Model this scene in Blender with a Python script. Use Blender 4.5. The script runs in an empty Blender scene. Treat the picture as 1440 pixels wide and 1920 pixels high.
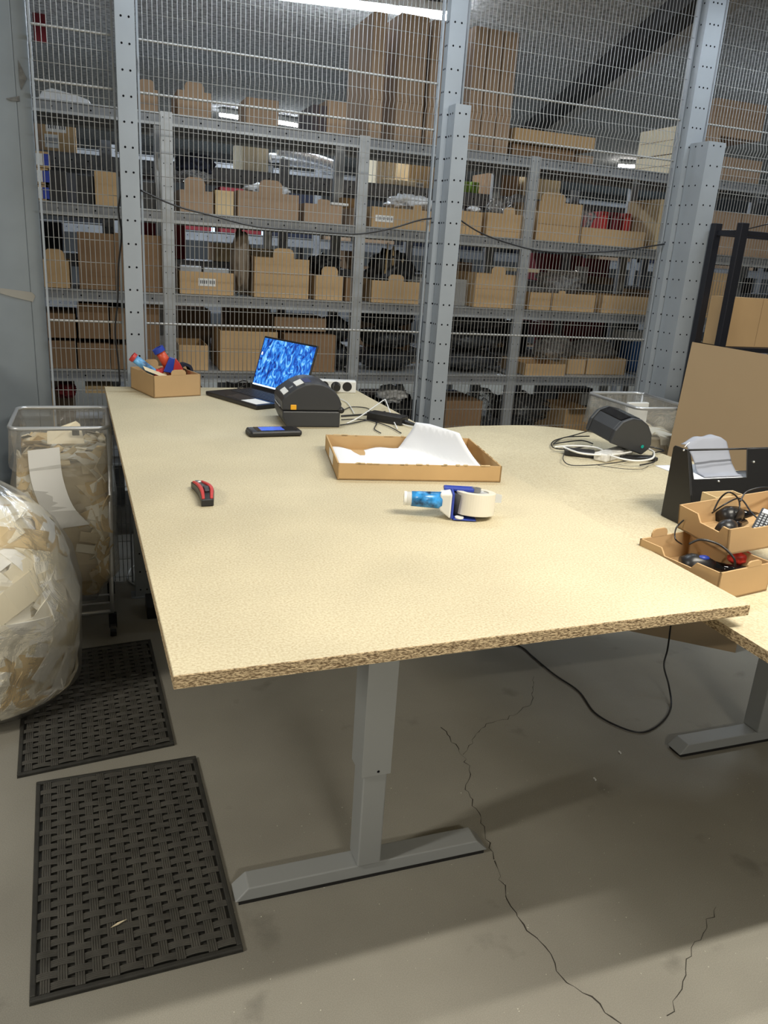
import bpy, bmesh, math, random
from mathutils import Vector, Matrix, noise
R = math.radians
SC = bpy.context.scene
COL = SC.collection
# ------------------------------------------------------------------ camera
F, PITCH, ROLL, YAW = 1471.775, 0.315137, 0.067416, 0.360983
CAMZ = 1.6
cy, sy, cp, sp = math.cos(YAW), math.sin(YAW), math.cos(PITCH), math.sin(PITCH)
FW = Vector((sy*cp, cy*cp, -sp)); R0 = Vector((cy, -sy, 0)); U0 = R0.cross(FW)
cr, sr = math.cos(ROLL), math.sin(ROLL)
RT = cr*R0 + sr*U0; UP = -sr*R0 + cr*U0
cam_d = bpy.data.cameras.new('camera'); cam = bpy.data.objects.new('camera', cam_d); COL.objects.link(cam)
cam.matrix_world = Matrix(((RT.x, UP.x, -FW.x, 0), (RT.y, UP.y, -FW.y, 0), (RT.z, UP.z, -FW.z, CAMZ), (0, 0, 0, 1)))
cam_d.sensor_fit = 'VERTICAL'; cam_d.sensor_height = 24.0; cam_d.lens = 24.0*F/1920
cam_d.clip_start = 0.02; cam_d.clip_end = 60
SC.camera = cam
# ------------------------------------------------------------------ world, exposure
w = bpy.data.worlds.new('world'); SC.world = w; w.use_nodes = True
w.node_tree.nodes['Background'].inputs[0].default_value = (0.55, 0.6, 0.7, 1)
w.node_tree.nodes['Background'].inputs[1].default_value = 0.03
SC.view_settings.view_transform = 'Standard'; SC.view_settings.look = 'None'
SC.view_settings.gamma = 1; SC.view_settings.use_curve_mapping = False
SC.view_settings.exposure = 0.54
WARM = (1.0, 0.945, 0.825); COOL = (0.80, 0.90, 1.0)
# tube lamps: (x0, x1, y, watts, colour)
CEIL = 3.1
TUBES_NEAR = [(-3.3, -2.2, 0.9, 62, WARM), (0.75, 2.15, 0.42, 44, WARM), (1.1, 2.3, 0.86, 16, WARM), (3.2, 4.6, 0.4, 12, WARM), (0.2, 1.1, -2.6, 62, WARM)]
TUBES_FAR = [(0.55, 2.12, 5.28, 4.96, 60), (3.6, 5.1, 4.7, 4.4, 0)]

# ------------------------------------------------------------------ helpers
def P(px, py, z):            # the point at height z seen at a pixel
    d = RT*((px-720)/F) - UP*((py-960)/F) + FW
    k = (z-CAMZ)/d.z
    return Vector((d.x*k, d.y*k, z))
def PY(px, py, Y):           # the point at distance Y seen at a pixel
    d = RT*((px-720)/F) - UP*((py-960)/F) + FW
    k = Y/d.y
    return Vector((d.x*k, Y, CAMZ+d.z*k))
def XP(px, Y, z):            # x of the point (x, Y, z) seen in pixel column px
    t = (px-720)/F; a = Y*RT.y+(z-CAMZ)*RT.z; b = Y*FW.y+(z-CAMZ)*FW.z
    return (t*b-a)/(RT.x-t*FW.x)
def ZP(py, X, Y):
    t = -(py-960)/F; a = Y*UP.y+X*UP.x; b = Y*FW.y+X*FW.x
    return CAMZ+(t*b-a)/(UP.z-t*FW.z)

MATS = {}
def nt(name):
    m = bpy.data.materials.new(name); m.use_nodes = True
    n = m.node_tree.nodes; l = m.node_tree.links
    return m, n, l, n['Principled BSDF']
def mat(name, col, rough=0.6, metal=0.0, vary=0.0, scale=20, bump=0.0, bscale=200, spec=0.5, stretch=(1, 1, 1), emit=None, estr=0, trans=0, detail=3):
    if name in MATS: return MATS[name]
    m, n, l, b = nt(name)
    b.inputs['Base Color'].default_value = (*col, 1); b.inputs['Roughness'].default_value = rough
    b.inputs['Metallic'].default_value = metal; b.inputs['Specular IOR Level'].default_value = spec
    if trans: b.inputs['Transmission Weight'].default_value = trans
    if emit: b.inputs['Emission Color'].default_value = (*emit, 1); b.inputs['Emission Strength'].default_value = estr
    if vary or bump:
        tc = n.new('ShaderNodeTexCoord'); mp = n.new('ShaderNodeMapping'); mp.inputs['Scale'].default_value = stretch
        l.new(tc.outputs['Object'], mp.inputs[0])
    if vary:
        t = n.new('ShaderNodeTexNoise'); t.inputs['Scale'].default_value = scale; t.inputs['Detail'].default_value = detail
        l.new(mp.outputs[0], t.inputs[0])
        r = n.new('ShaderNodeValToRGB'); r.color_ramp.elements[0].position = 0.3; r.color_ramp.elements[1].position = 0.7
        r.color_ramp.elements[0].color = (*[c*(1-vary) for c in col], 1); r.color_ramp.elements[1].color = (*[min(1, c*(1+vary)) for c in col], 1)
        l.new(t.outputs[0], r.inputs[0]); l.new(r.outputs[0], b.inputs['Base Color'])
    if bump:
        t2 = n.new('ShaderNodeTexNoise'); t2.inputs['Scale'].default_value = bscale; t2.inputs['Detail'].default_value = 4
        l.new(mp.outputs[0], t2.inputs[0]); bp = n.new('ShaderNodeBump'); bp.inputs['Strength'].default_value = bump; bp.inputs['Distance'].default_value = 0.01
        l.new(t2.outputs[0], bp.inputs['Height']); l.new(bp.outputs[0], b.inputs['Normal'])
    MATS[name] = m
    return m
def clear_film(name, tint=(0.9, 0.9, 0.9), body=0.18, gloss=0.25, rough=0.18, bscale=14, bstr=0.8):
    m, n, l, b = nt(name); n.remove(b); out = n['Material Output']
    tr = n.new('ShaderNodeBsdfTransparent'); gl = n.new('ShaderNodeBsdfGlossy'); df = n.new('ShaderNodeBsdfDiffuse')
    tl = n.new('ShaderNodeBsdfTranslucent'); ad = n.new('ShaderNodeMixShader'); ad.inputs[0].default_value = 0.4
    df.inputs[0].default_value = (*tint, 1); tl.inputs[0].default_value = (*tint, 1); tr.inputs[0].default_value = (0.97, 0.97, 0.97, 1)
    gl.inputs['Roughness'].default_value = rough
    tc = n.new('ShaderNodeTexCoord'); tx = n.new('ShaderNodeTexNoise'); tx.inputs['Scale'].default_value = bscale; tx.inputs['Detail'].default_value = 5; tx.inputs['Distortion'].default_value = 1.5
    l.new(tc.outputs['Object'], tx.inputs[0]); bp = n.new('ShaderNodeBump'); bp.inputs['Strength'].default_value = bstr; bp.inputs['Distance'].default_value = 0.03
    l.new(tx.outputs[0], bp.inputs['Height'])
    for s in (gl, df): l.new(bp.outputs[0], s.inputs['Normal'])
    l.new(df.outputs[0], ad.inputs[1]); l.new(tl.outputs[0], ad.inputs[2])
    m1 = n.new('ShaderNodeMixShader'); m1.inputs[0].default_value = body; l.new(tr.outputs[0], m1.inputs[1]); l.new(ad.outputs[0], m1.inputs[2])
    lw = n.new('ShaderNodeLayerWeight'); lw.inputs[0].default_value = 0.35; l.new(bp.outputs[0], lw.inputs['Normal'])
    mu = n.new('ShaderNodeMath'); mu.operation = 'MULTIPLY'; mu.inputs[1].default_value = gloss*2.2; l.new(lw.outputs['Fresnel'], mu.inputs[0])
    m2 = n.new('ShaderNodeMixShader'); l.new(mu.outputs[0], m2.inputs[0]); l.new(m1.outputs[0], m2.inputs[1]); l.new(gl.outputs[0], m2.inputs[2])
    l.new(m2.outputs[0], out.inputs[0]); MATS[name] = m
    return m

M_card = mat('cardboard', (0.50, 0.335, 0.175), 0.85, vary=0.07, scale=3, bump=0.03, bscale=60, spec=0.15)
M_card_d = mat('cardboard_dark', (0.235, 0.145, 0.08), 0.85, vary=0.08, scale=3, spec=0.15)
M_card_l = mat('cardboard_light', (0.62, 0.47, 0.27), 0.85, vary=0.06, scale=3, spec=0.15)
M_card_g = mat('cardboard_grey_brown', (0.36, 0.25, 0.165), 0.85, vary=0.06, scale=3, spec=0.15)
M_card_w = mat('cardboard_cream', (0.82, 0.72, 0.52), 0.8, spec=0.15)
M_galv = mat('galvanised_steel', (0.42, 0.44, 0.46), 0.42, 0.45, vary=0.12, scale=12)
M_wire = mat('zinc_wire', (0.40, 0.40, 0.39), 0.42, 0.3)
M_wire_d = mat('dull_zinc_wire', (0.36, 0.36, 0.35), 0.55, 0.2)
M_galv2 = mat('shaded_galvanised_steel', (0.25, 0.26, 0.275), 0.5, 0.3, vary=0.12, scale=12)  # darkened copy of the rack steel, shade put into beam webs and rear rows
M_post = mat('grey_painted_post', (0.32, 0.35, 0.38), 0.5, 0.05, vary=0.05, scale=6)
M_hole = mat('dark_hole', (0.01, 0.01, 0.012), 0.9, spec=0)
M_black = mat('black_plastic', (0.015, 0.015, 0.017), 0.35)
M_blackm = mat('black_powder_coat', (0.008, 0.008, 0.009), 0.38, bump=0.05, bscale=700)
M_rubber = mat('black_rubber', (0.035, 0.034, 0.030), 0.62, vary=0.25, scale=30, bump=0.15, bscale=500)
M_rub_top = mat('lightened_rubber', (0.075, 0.071, 0.062), 0.6, vary=0.25, scale=16, bump=0.2, bscale=600)  # strand tops lightened against the base: shade of the gaps put into colour
M_deskg = mat('desk_leg_grey', (0.34, 0.355, 0.36), 0.45, 0.1, bump=0.02, bscale=900)
M_white = mat('white_plastic', (0.80, 0.80, 0.78), 0.4)
M_paper = mat('paper_white', (0.78, 0.80, 0.84), 0.8, spec=0.2)
M_label = mat('label_white', (0.78, 0.77, 0.74), 0.7, spec=0.2)
M_ink = mat('label_ink', (0.05, 0.05, 0.06), 0.8)
M_foam = mat('foam_cream', (0.90, 0.85, 0.72), 0.85, vary=0.1, scale=7, spec=0.15)
M_foam_t = mat('foam_tan', (0.66, 0.50, 0.27), 0.85, vary=0.22, scale=7, spec=0.15)
M_red = mat('red_plastic', (0.50, 0.035, 0.03), 0.4)
M_orange = mat('orange_red_plastic', (0.62, 0.08, 0.03), 0.4)
M_dred = mat('dark_red_cloth', (0.16, 0.01, 0.015), 0.8)
M_blue = mat('blue_plastic', (0.02, 0.05, 0.36), 0.35)
M_bwrap = mat('blue_wrap', (0.03, 0.22, 0.62), 0.25, vary=0.9, scale=45, detail=5)
M_navy = mat('navy_cloth', (0.01, 0.013, 0.03), 0.8)
M_bluetub = mat('blue_tub', (0.02, 0.10, 0.30), 0.5)
M_printer = mat('printer_grey', (0.036, 0.038, 0.043), 0.42, bump=0.04, bscale=900)
M_gloss = mat('gloss_black', (0.006, 0.006, 0.008), 0.06)
M_yellow = mat('amber_tag', (0.85, 0.42, 0.02), 0.4)
M_silver = mat('silver_foil', (0.62, 0.63, 0.65), 0.3, 0.8, bump=0.5, bscale=60)
M_wood = mat('pale_wood', (0.62, 0.45, 0.24), 0.6)
M_green = mat('green_plastic', (0.18, 0.32, 0.03), 0.5)
M_film = clear_film('clear_film', body=0.20, gloss=0.45, rough=0.2)
M_filmw = clear_film('milky_film', tint=(0.97, 0.95, 0.90), body=0.12, gloss=0.16, rough=0.28, bscale=6, bstr=0.5)
M_filmb = clear_film('bin_film', tint=(0.92, 0.90, 0.84), body=0.14, gloss=0.25, rough=0.2, bscale=9, bstr=0.6)
M_filmk = clear_film('film_over_black', tint=(0.5, 0.52, 0.55), body=0.06, gloss=0.55, rough=0.12, bscale=16, bstr=1.0)
M_bin = clear_film('grey_tub', tint=(0.75, 0.75, 0.72), body=0.45, gloss=0.3, rough=0.3, bscale=3, bstr=0.1)
M_blkbag = mat('black_goods', (0.012, 0.013, 0.016), 0.5, bump=0.7, bscale=9)
M_wbag = mat('white_poly', (0.75, 0.76, 0.78), 0.35, bump=0.8, bscale=14)

def chip(name, edge=False):
    m, n, l, b = nt(name); tc = n.new('ShaderNodeTexCoord')
    vo = n.new('ShaderNodeTexNoise'); vo.inputs['Scale'].default_value = 230 if not edge else 160; vo.inputs['Detail'].default_value = 3
    l.new(tc.outputs['Object'], vo.inputs[0]); r = n.new('ShaderNodeValToRGB')
    e = r.color_ramp.elements
    if edge: e[0].position = 0.36; e[0].color = (0.17, 0.11, 0.055, 1); e[1].position = 0.6; e[1].color = (0.60, 0.46, 0.28, 1)
    else: e[0].position = 0.25; e[0].color = (0.47, 0.385, 0.245, 1); e[1].position = 0.62; e[1].color = (0.64, 0.575, 0.405, 1)
    l.new(vo.outputs[0], r.inputs[0])
    if edge:
        mp = n.new('ShaderNodeMapping'); mp.inputs['Scale'].default_value = (1, 1, 2.2); l.new(tc.outputs['Object'], mp.inputs[0]); l.new(mp.outputs[0], vo.inputs[0])
        l.new(r.outputs[0], b.inputs['Base Color'])
    else:
        big = n.new('ShaderNodeTexNoise'); big.inputs['Scale'].default_value = 2.5; big.inputs['Detail'].default_value = 6; l.new(tc.outputs['Object'], big.inputs[0])
        r2 = n.new('ShaderNodeValToRGB'); r2.color_ramp.elements[0].position = 0.35; r2.color_ramp.elements[0].color = (0.86, 0.86, 0.86, 1); r2.color_ramp.elements[1].position = 0.6; r2.color_ramp.elements[1].color = (1, 1, 1, 1)
        l.new(big.outputs[0], r2.inputs[0]); mx = n.new('ShaderNodeMixRGB'); mx.blend_type = 'MULTIPLY'; mx.inputs[0].default_value = 1
        l.new(r.outputs[0], mx.inputs[1]); l.new(r2.outputs[0], mx.inputs[2]); l.new(mx.outputs[0], b.inputs['Base Color'])
    b.inputs['Roughness'].default_value = 0.62; b.inputs['Specular IOR Level'].default_value = 0.3
    bp = n.new('ShaderNodeBump'); bp.inputs['Strength'].default_value = 0.9 if edge else 0.06; bp.inputs['Distance'].default_value = 0.004; l.new(vo.outputs[0], bp.inputs['Height']); l.new(bp.outputs[0], b.inputs['Normal'])
    MATS[name] = m; return m
M_chip = chip('chipboard_face'); M_chipe = chip('chipboard_edge', True)
def floor_mat():
    m, n, l, b = nt('concrete_floor'); tc = n.new('ShaderNodeTexCoord')
    def nz(s, d, c0, p0, c1, p1):
        t = n.new('ShaderNodeTexNoise'); t.inputs['Scale'].default_value = s; t.inputs['Detail'].default_value = d; l.new(tc.outputs['Object'], t.inputs[0])
        r = n.new('ShaderNodeValToRGB'); r.color_ramp.elements[0].position = p0; r.color_ramp.elements[0].color = (*c0, 1); r.color_ramp.elements[1].position = p1; r.color_ramp.elements[1].color = (*c1, 1)
        l.new(t.outputs[0], r.inputs[0]); return t, r
    t1, a = nz(1.3, 8, (0.265, 0.25, 0.215), 0.35, (0.345, 0.33, 0.285), 0.65)
    t2, c = nz(420, 2, (0.9, 0.9, 0.9), 0.4, (1.06, 1.06, 1.06), 0.6)
    t3, s = nz(38, 3, (1, 1, 1), 0.76, (2.6, 2.6, 2.5), 0.79)
    t4, s4 = nz(5, 5, (0.72, 0.72, 0.72), 0.27, (1, 1, 1), 0.37)
    o = a
    for q in (c, s, s4):
        mx = n.new('ShaderNodeMixRGB'); mx.blend_type = 'MULTIPLY'; mx.inputs[0].default_value = 1
        l.new(o.outputs[0], mx.inputs[1]); l.new(q.outputs[0], mx.inputs[2]); o = mx
    l.new(o.outputs[0], b.inputs['Base Color']); b.inputs['Roughness'].default_value = 0.62; b.inputs['Specular IOR Level'].default_value = 0.35
    bp = n.new('ShaderNodeBump'); bp.inputs['Strength'].default_value = 0.12; bp.inputs['Distance'].default_value = 0.01; l.new(t1.outputs[0], bp.inputs['Height']); l.new(bp.outputs[0], b.inputs['Normal'])
    return m
M_floor = floor_mat()
M_ceil = mat('sprayed_fibre_ceiling', (0.55, 0.555, 0.56), 0.95, vary=0.5, scale=26, bump=0.8, bscale=26, spec=0.1, detail=4)
M_wall = mat('grey_wall', (0.20, 0.21, 0.22), 0.9, vary=0.1, scale=3)
M_column = mat('grey_blue_paint', (0.215, 0.245, 0.27), 0.5, vary=0.10, scale=4, bump=0.12, bscale=7)
M_screen = None
def screen_mat():
    m, n, l, b = nt('laptop_picture'); tc = n.new('ShaderNodeTexCoord')
    mp = n.new('ShaderNodeMapping'); mp.inputs['Scale'].default_value = (1, 1, 0.5); l.new(tc.outputs['Object'], mp.inputs[0])
    t = n.new('ShaderNodeTexNoise'); t.inputs['Scale'].default_value = 34; t.inputs['Detail'].default_value = 3; t.inputs['Distortion'].default_value = 2.2; l.new(mp.outputs[0], t.inputs[0])
    r = n.new('ShaderNodeValToRGB'); e = r.color_ramp.elements
    e[0].position = 0.32; e[0].color = (0.003, 0.02, 0.16, 1); e[1].position = 0.66; e[1].color = (0.30, 0.70, 1.0, 1)
    q = e.new(0.45); q.color = (0.01, 0.10, 0.55, 1); q = e.new(0.55); q.color = (0.03, 0.28, 0.85, 1)
    l.new(t.outputs[0], r.inputs[0]); l.new(r.outputs[0], b.inputs['Emission Color']); b.inputs['Emission Strength'].default_value = 0.75
    b.inputs['Base Color'].default_value = (0.01, 0.01, 0.02, 1); b.inputs['Roughness'].default_value = 0.3
    return m
M_screen = screen_mat()

class MB:
    def __init__(s): s.v = []; s.f = []; s.m = []
    def add(s, vs, fs, mi=0, M=None):
        b = len(s.v)
        for q in vs: s.v.append(tuple(M @ Vector(q)) if M else tuple(q))
        for f in fs: s.f.append([b+i for i in f]); s.m.append(mi)
        return s
    def box(s, a, b, mi=0, M=None):
        (x0, y0, z0), (x1, y1, z1) = a, b
        vs = [(x0, y0, z0), (x1, y0, z0), (x1, y1, z0), (x0, y1, z0), (x0, y0, z1), (x1, y0, z1), (x1, y1, z1), (x0, y1, z1)]
        return s.add(vs, [(3, 2, 1, 0), (4, 5, 6, 7), (0, 1, 5, 4), (1, 2, 6, 5), (2, 3, 7, 6), (3, 0, 4, 7)], mi, M)
    def hexa(s, lo, hi, mi=0):           # two quads of four points each
        return s.add(list(lo)+list(hi), [(3, 2, 1, 0), (4, 5, 6, 7), (0, 1, 5, 4), (1, 2, 6, 5), (2, 3, 7, 6), (3, 0, 4, 7)], mi)
    def prism(s, poly, off, mi=0, M=None):   # polygon of 3-D points swept by a vector
        n = len(poly); off = Vector(off); vs = [Vector(p) for p in poly]; vs += [p+off for p in vs]
        fs = [list(range(n))[::-1], list(range(n, 2*n))]+[(i, (i+1) % n, n+(i+1) % n, n+i) for i in range(n)]
        return s.add(vs, fs, mi, M)
    def tube(s, pts, r, n=8, mi=0, cap=True, M=None):
        pts = [Vector(p) for p in pts]; b = []; prev = None
        if not hasattr(r, '__len__'): r = [r]*len(pts)
        for i, p in enumerate(pts):
            t = (pts[min(i+1, len(pts)-1)]-pts[max(i-1, 0)]).normalized()
            if prev is None: u = t.orthogonal().normalized()
            else:
                u = prev-t*prev.dot(t)
                u = u.normalized() if u.length > 1e-5 else t.orthogonal().normalized()
            prev = u; v = t.cross(u)
            b += [p+(u*math.cos(2*math.pi*k/n)+v*math.sin(2*math.pi*k/n))*r[i] for k in range(n)]
        fs = [(i*n+k, i*n+(k+1) % n, (i+1)*n+(k+1) % n, (i+1)*n+k) for i in range(len(pts)-1) for k in range(n)]
        if cap: fs += [list(range(n))[::-1], [(len(pts)-1)*n+k for k in range(n)]]
        return s.add(b, fs, mi, M)
    def ring(s, c, ax, r0, r1, h, n=32, mi=0):    # hollow cylinder
        ax = Vector(ax).normalized(); u = ax.orthogonal().normalized(); v = ax.cross(u); c = Vector(c); vs = []
        for (r, z) in ((r0, 0), (r1, 0), (r1, h), (r0, h)):
            vs += [c+ax*z+(u*math.cos(2*math.pi*k/n)+v*math.sin(2*math.pi*k/n))*r for k in range(n)]
        return s.add(vs, [(j*n+k, j*n+(k+1) % n, ((j+1) % 4)*n+(k+1) % n, ((j+1) % 4)*n+k) for j in range(4) for k in range(n)], mi)
    def blob(s, c, rad, seed=0, amp=0.25, fr=2.0, sub=3, mi=0, ridg=0.0, flat=None):
        bm = bmesh.new(); bmesh.ops.create_icosphere(bm, subdivisions=sub, radius=1); rnd = Vector((seed*7.3, seed*3.1, seed*1.7)); vs = []
        bm.verts.ensure_lookup_table()
        for q in bm.verts:
            p = q.co.copy(); d = noise.noise(p*fr+rnd)*amp+noise.noise(p*fr*2.7+rnd)*amp*0.4
            if ridg: d += -abs(noise.noise(p*fr*2.0+rnd*2))*ridg
            p *= 1+d; p = Vector((p.x*rad[0], p.y*rad[1], p.z*rad[2]))+Vector(c)
            if flat is not None and p.z < flat: p.z = flat+(p.z-flat)*0.03
            vs.append(p)
        fs = [[v.index for v in f.verts] for f in bm.faces]; bm.free()
        return s.add(vs, fs, mi)
    def build(s, name, mats, parent=None, bevel=0, smooth=False, world=True, origin=None, seg=2):
        me = bpy.data.meshes.new(name)
        if parent is not None: o0 = parent.location.copy() if world else Vector((0, 0, 0))
        elif origin is not None: o0 = Vector(origin)
        else:
            xs = [q[0] for q in s.v]; ys = [q[1] for q in s.v]; zs = [q[2] for q in s.v]
            o0 = Vector(((min(xs)+max(xs))/2, (min(ys)+max(ys))/2, min(zs)))
        me.from_pydata([tuple(Vector(q)-o0) for q in s.v], [], s.f)
        if not isinstance(mats, (list, tuple)): mats = [mats]
        for m in mats: me.materials.append(m)
        for p, mi in zip(me.polygons, s.m): p.material_index = mi; p.use_smooth = smooth
        bm = bmesh.new(); bm.from_mesh(me); bmesh.ops.recalc_face_normals(bm, faces=bm.faces); bm.to_mesh(me); bm.free()
        me.update(); o = bpy.data.objects.new(name, me); COL.objects.link(o)
        if parent is not None: o.parent = parent
        else: o.location = o0
        if bevel:
            b = o.modifiers.new('bevel', 'BEVEL'); b.width = bevel; b.segments = seg; b.limit_method = 'ANGLE'; b.angle_limit = R(40)
        return o
def wavy(pts, n=8):           # smooth curve through points
    pts = [Vector(p) for p in pts]; out = []
    for i in range(len(pts)-1):
        p0 = pts[max(i-1, 0)]; p1 = pts[i]; p2 = pts[i+1]; p3 = pts[min(i+2, len(pts)-1)]
        for k in range(n):
            t = k/n; out.append(0.5*((2*p1)+(p2-p0)*t+(2*p0-5*p1+4*p2-p3)*t*t+(-p0+3*p1-3*p2+p3)*t**3))
    return out+[pts[-1]]
def thing(name, label, cat, loc=(0, 0, 0), rz=0, group=None):
    o = bpy.data.objects.new(name, None); o.empty_display_size = 0.05; COL.objects.link(o); o.location = loc; o.rotation_euler = (0, 0, rz)
    o['label'] = label; o['category'] = cat
    if group: o['group'] = group
    return o
def tag(o, label, cat, group=None, kind=None):
    o['label'] = label; o['category'] = cat
    if group: o['group'] = group
    if kind: o['kind'] = kind
    return o
def struct(o): o['kind'] = 'structure'; return o

# ------------------------------------------------------------------ room
struct(MB().box((-4, -5, -0.1), (12, 15, 0)).build('floor', M_floor, origin=(0, 0, 0)))
struct(MB().box((-4, -5, CEIL), (12, 15, CEIL+0.1)).build('ceiling', M_ceil, origin=(0, 0, CEIL)))
struct(MB().box((-4, 15, 0), (12, 15.1, CEIL)).build('wall_back', M_wall))
struct(MB().box((-4.1, -5, 0), (-4, 15, CEIL)).build('wall_left', M_wall))
struct(MB().box((12, -5, 0), (12.1, 15, CEIL)).build('wall_right', M_wall))
struct(MB().box((-4, -5.1, 0), (12, -5, CEIL)).build('wall_front', M_wall))
FLOOR = bpy.data.objects['floor']
def crack(pts, wd, seed):
    rnd = random.Random(seed); mb = MB(); q = []
    for a, b in zip(pts[:-1], pts[1:]):
        A = P(*a, 0); B = P(*b, 0); n = max(2, int((B-A).length/0.02))
        for k in range(n):
            p = A.lerp(B, k/n); q.append(p+Vector((rnd.uniform(-1, 1), rnd.uniform(-1, 1), 0))*0.0075)
    q.append(P(*pts[-1], 0)); L = []; Rr = []
    for i, p in enumerate(q):
        t = (q[min(i+1, len(q)-1)]-q[max(i-1, 0)]); t = Vector((-t.y, t.x, 0)).normalized()*wd*rnd.uniform(0.15, 1.0)
        L.append(p+t+Vector((0, 0, 0.0006))); Rr.append(p-t+Vector((0, 0, 0.0006)))
    n = len(q); mb.add(L+Rr, [(i, i+1, n+i+1, n+i) for i in range(n-1)])
    o = mb.build('crack', M_crack, FLOOR); return o
M_crack = mat('crack_dark', (0.035, 0.03, 0.024), 0.9)
crack([(830, 1365), (866, 1415), (885, 1450), (872, 1478), (900, 1535), (920, 1590), (940, 1650), (955, 1700), (990, 1745), (1030, 1790), (1060, 1840), (1110, 1870), (1165, 1920)], 0.0022, 1)
crack([(1000, 1270), (996, 1320), (950, 1348), (905, 1362), (880, 1400), (868, 1415)], 0.0013, 2)
crack([(1345, 1700), (1310, 1760), (1285, 1800), (1280, 1860), (1250, 1905)], 0.0012, 3)
mb = MB()
rnd = random.Random(9)
for i in range(150):
    p = P(rnd.uniform(430, 1440), rnd.uniform(1450, 1920), 0); a = rnd.uniform(0, 3); r = rnd.choice((0.0008, 0.001, 0.0014, 0.002))
    mb.prism([p+Vector((math.cos(a+k*2.1)*r, math.sin(a+k*2.1)*r, 0)) for k in range(3)], (0, 0, 0.0012))
tag(mb.build('floor_crumbs', mat('pale_crumb', (0.62, 0.6, 0.52), 0.8)), 'pale crumbs and specks scattered over the grey concrete floor', 'crumbs', kind='stuff')

# ceiling beam
a0 = P(1000, 250, CEIL-0.12); a1 = P(1330, 0, CEIL-0.12); d = (a1-a0).normalized(); a0 -= d*2.5; a1 += d*2; nrm = Vector((-d.y, d.x, 0))*0.075
o = MB().hexa([a0-nrm, a1-nrm, a1+nrm, a0+nrm], [q+Vector((0, 0, 0.119)) for q in (a0-nrm, a1-nrm, a1+nrm, a0+nrm)]).build('trim_1', mat('dark_beam', (0.035, 0.033, 0.032), 0.8)); struct(o)
nr2 = nrm*2.6
o = MB().hexa([a0+nrm, a1+nrm, a1+nr2, a0+nr2], [q+Vector((0, 0, 0.119)) for q in (a0+nrm, a1+nrm, a1+nr2, a0+nr2)]).build('trim_2', mat('beam_flange', (0.42, 0.39, 0.36), 0.8)); struct(o)

# ------------------------------------------------------------------ lamps
def tube_mat(name, col, s):
    m, n, l, b = nt(name); b.inputs['Base Color'].default_value = (0.9, 0.9, 0.9, 1); b.inputs['Emission Color'].default_value = (*col, 1); b.inputs['Emission Strength'].default_value = s; return m
def tube_lamp(label, a, b, s, col, group, z=CEIL, mname=None):
    A = Vector(a); B = Vector(b); t = thing('tube_lamp', label, 'lamp', (A+B)/2, 0, group)
    d = (B-A).normalized(); n = Vector((-d.y, d.x, 0))
    MB().hexa([A-n*.04, B-n*.04, B+n*.04, A+n*.04], [q+Vector((0, 0, .05)) for q in (A-n*.025, B-n*.025, B+n*.025, A+n*.025)]).build('housing', M_white, t)
    m = tube_mat('lamp_glow', col, s)
    MB().tube([A-Vector((0, 0, .018)), B-Vector((0, 0, .018))], 0.018, 12).build('tube', m, t, smooth=True)
ZL = CEIL-0.06
for i, (x0, x1, y, wt, c) in enumerate(TUBES_NEAR):
    L = bpy.data.lights.new('tube_light', 'AREA'); L.shape = 'RECTANGLE'; L.size = x1-x0; L.size_y = 0.05; L.energy = wt; L.color = c
    o = bpy.data.objects.new('tube_light', L); COL.objects.link(o); o.location = ((x0+x1)/2, y, ZL-0.03)
zt = CEIL-0.06
tube_lamp('bright ceiling tube lamp at the top of the mesh fence, next to the middle post', P(520, -14, zt), P(851, 27, zt), 75, (0.85, 0.92, 1.0), None)
tube_lamp('left of two short glowing lamps just above the top shelf', P(412, 212, zt), P(468, 221, zt), 70, (0.85, 0.92, 1), 'far ceiling lamps over the top shelf')
tube_lamp('right of two short glowing lamps just above the top shelf', P(520, 226, zt), P(578, 236, zt), 70, (0.85, 0.92, 1), 'far ceiling lamps over the top shelf')
tube_lamp('small glowing lamp spot left of the cartons with lamplit cream sides on the top shelf', P(1160, 308, zt), P(1190, 310, zt), 60, (1.0, 0.96, 0.9), None)
tube_lamp('tiny bright lamp spot left of the tall standing cartons', P(637, 240, zt), P(645, 241, zt), 60, (0.85, 0.92, 1), None)
for (x, y, e, c) in ((1.0, 6.4, 34, COOL), (5.9, 5.6, 34, COOL), (2.0, 10.3, 40, COOL), (6.0, 10.3, 40, COOL), (0.9, 3.0, 15, COOL), (3.0, 3.0, 15, COOL), (-1.6, 6.4, 20, COOL)):
    L = bpy.data.lights.new('tube_light', 'AREA'); L.shape = 'RECTANGLE'; L.size = 1.4; L.size_y = 0.05; L.energy = e; L.color = c
    o = bpy.data.objects.new('tube_light', L); COL.objects.link(o); o.location = (x, y, ZL-0.03)
# windows of a lit office far behind
M_glow = tube_mat('lit_window_glass', (0.45, 0.75, 1.0), 1.6)
for i, (xa, xb, ya, yb) in enumerate(((372, 470, 424, 440), (478, 560, 432, 448), (1050, 1105, 468, 486), (1125, 1180, 474, 492))):
    A = PY(xa, yb, 14.98); B = PY(xb, ya+6, 14.98)
    f = MB().box((A.x-.05, 14.94, A.z-.05), (B.x+.05, 15.0, B.z+.05)).build('window_%d' % (i+1), M_galv); struct(f)
    MB().box((A.x, 14.93, A.z), (B.x, 14.945, B.z)).build('pane', M_glow, f)

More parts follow.
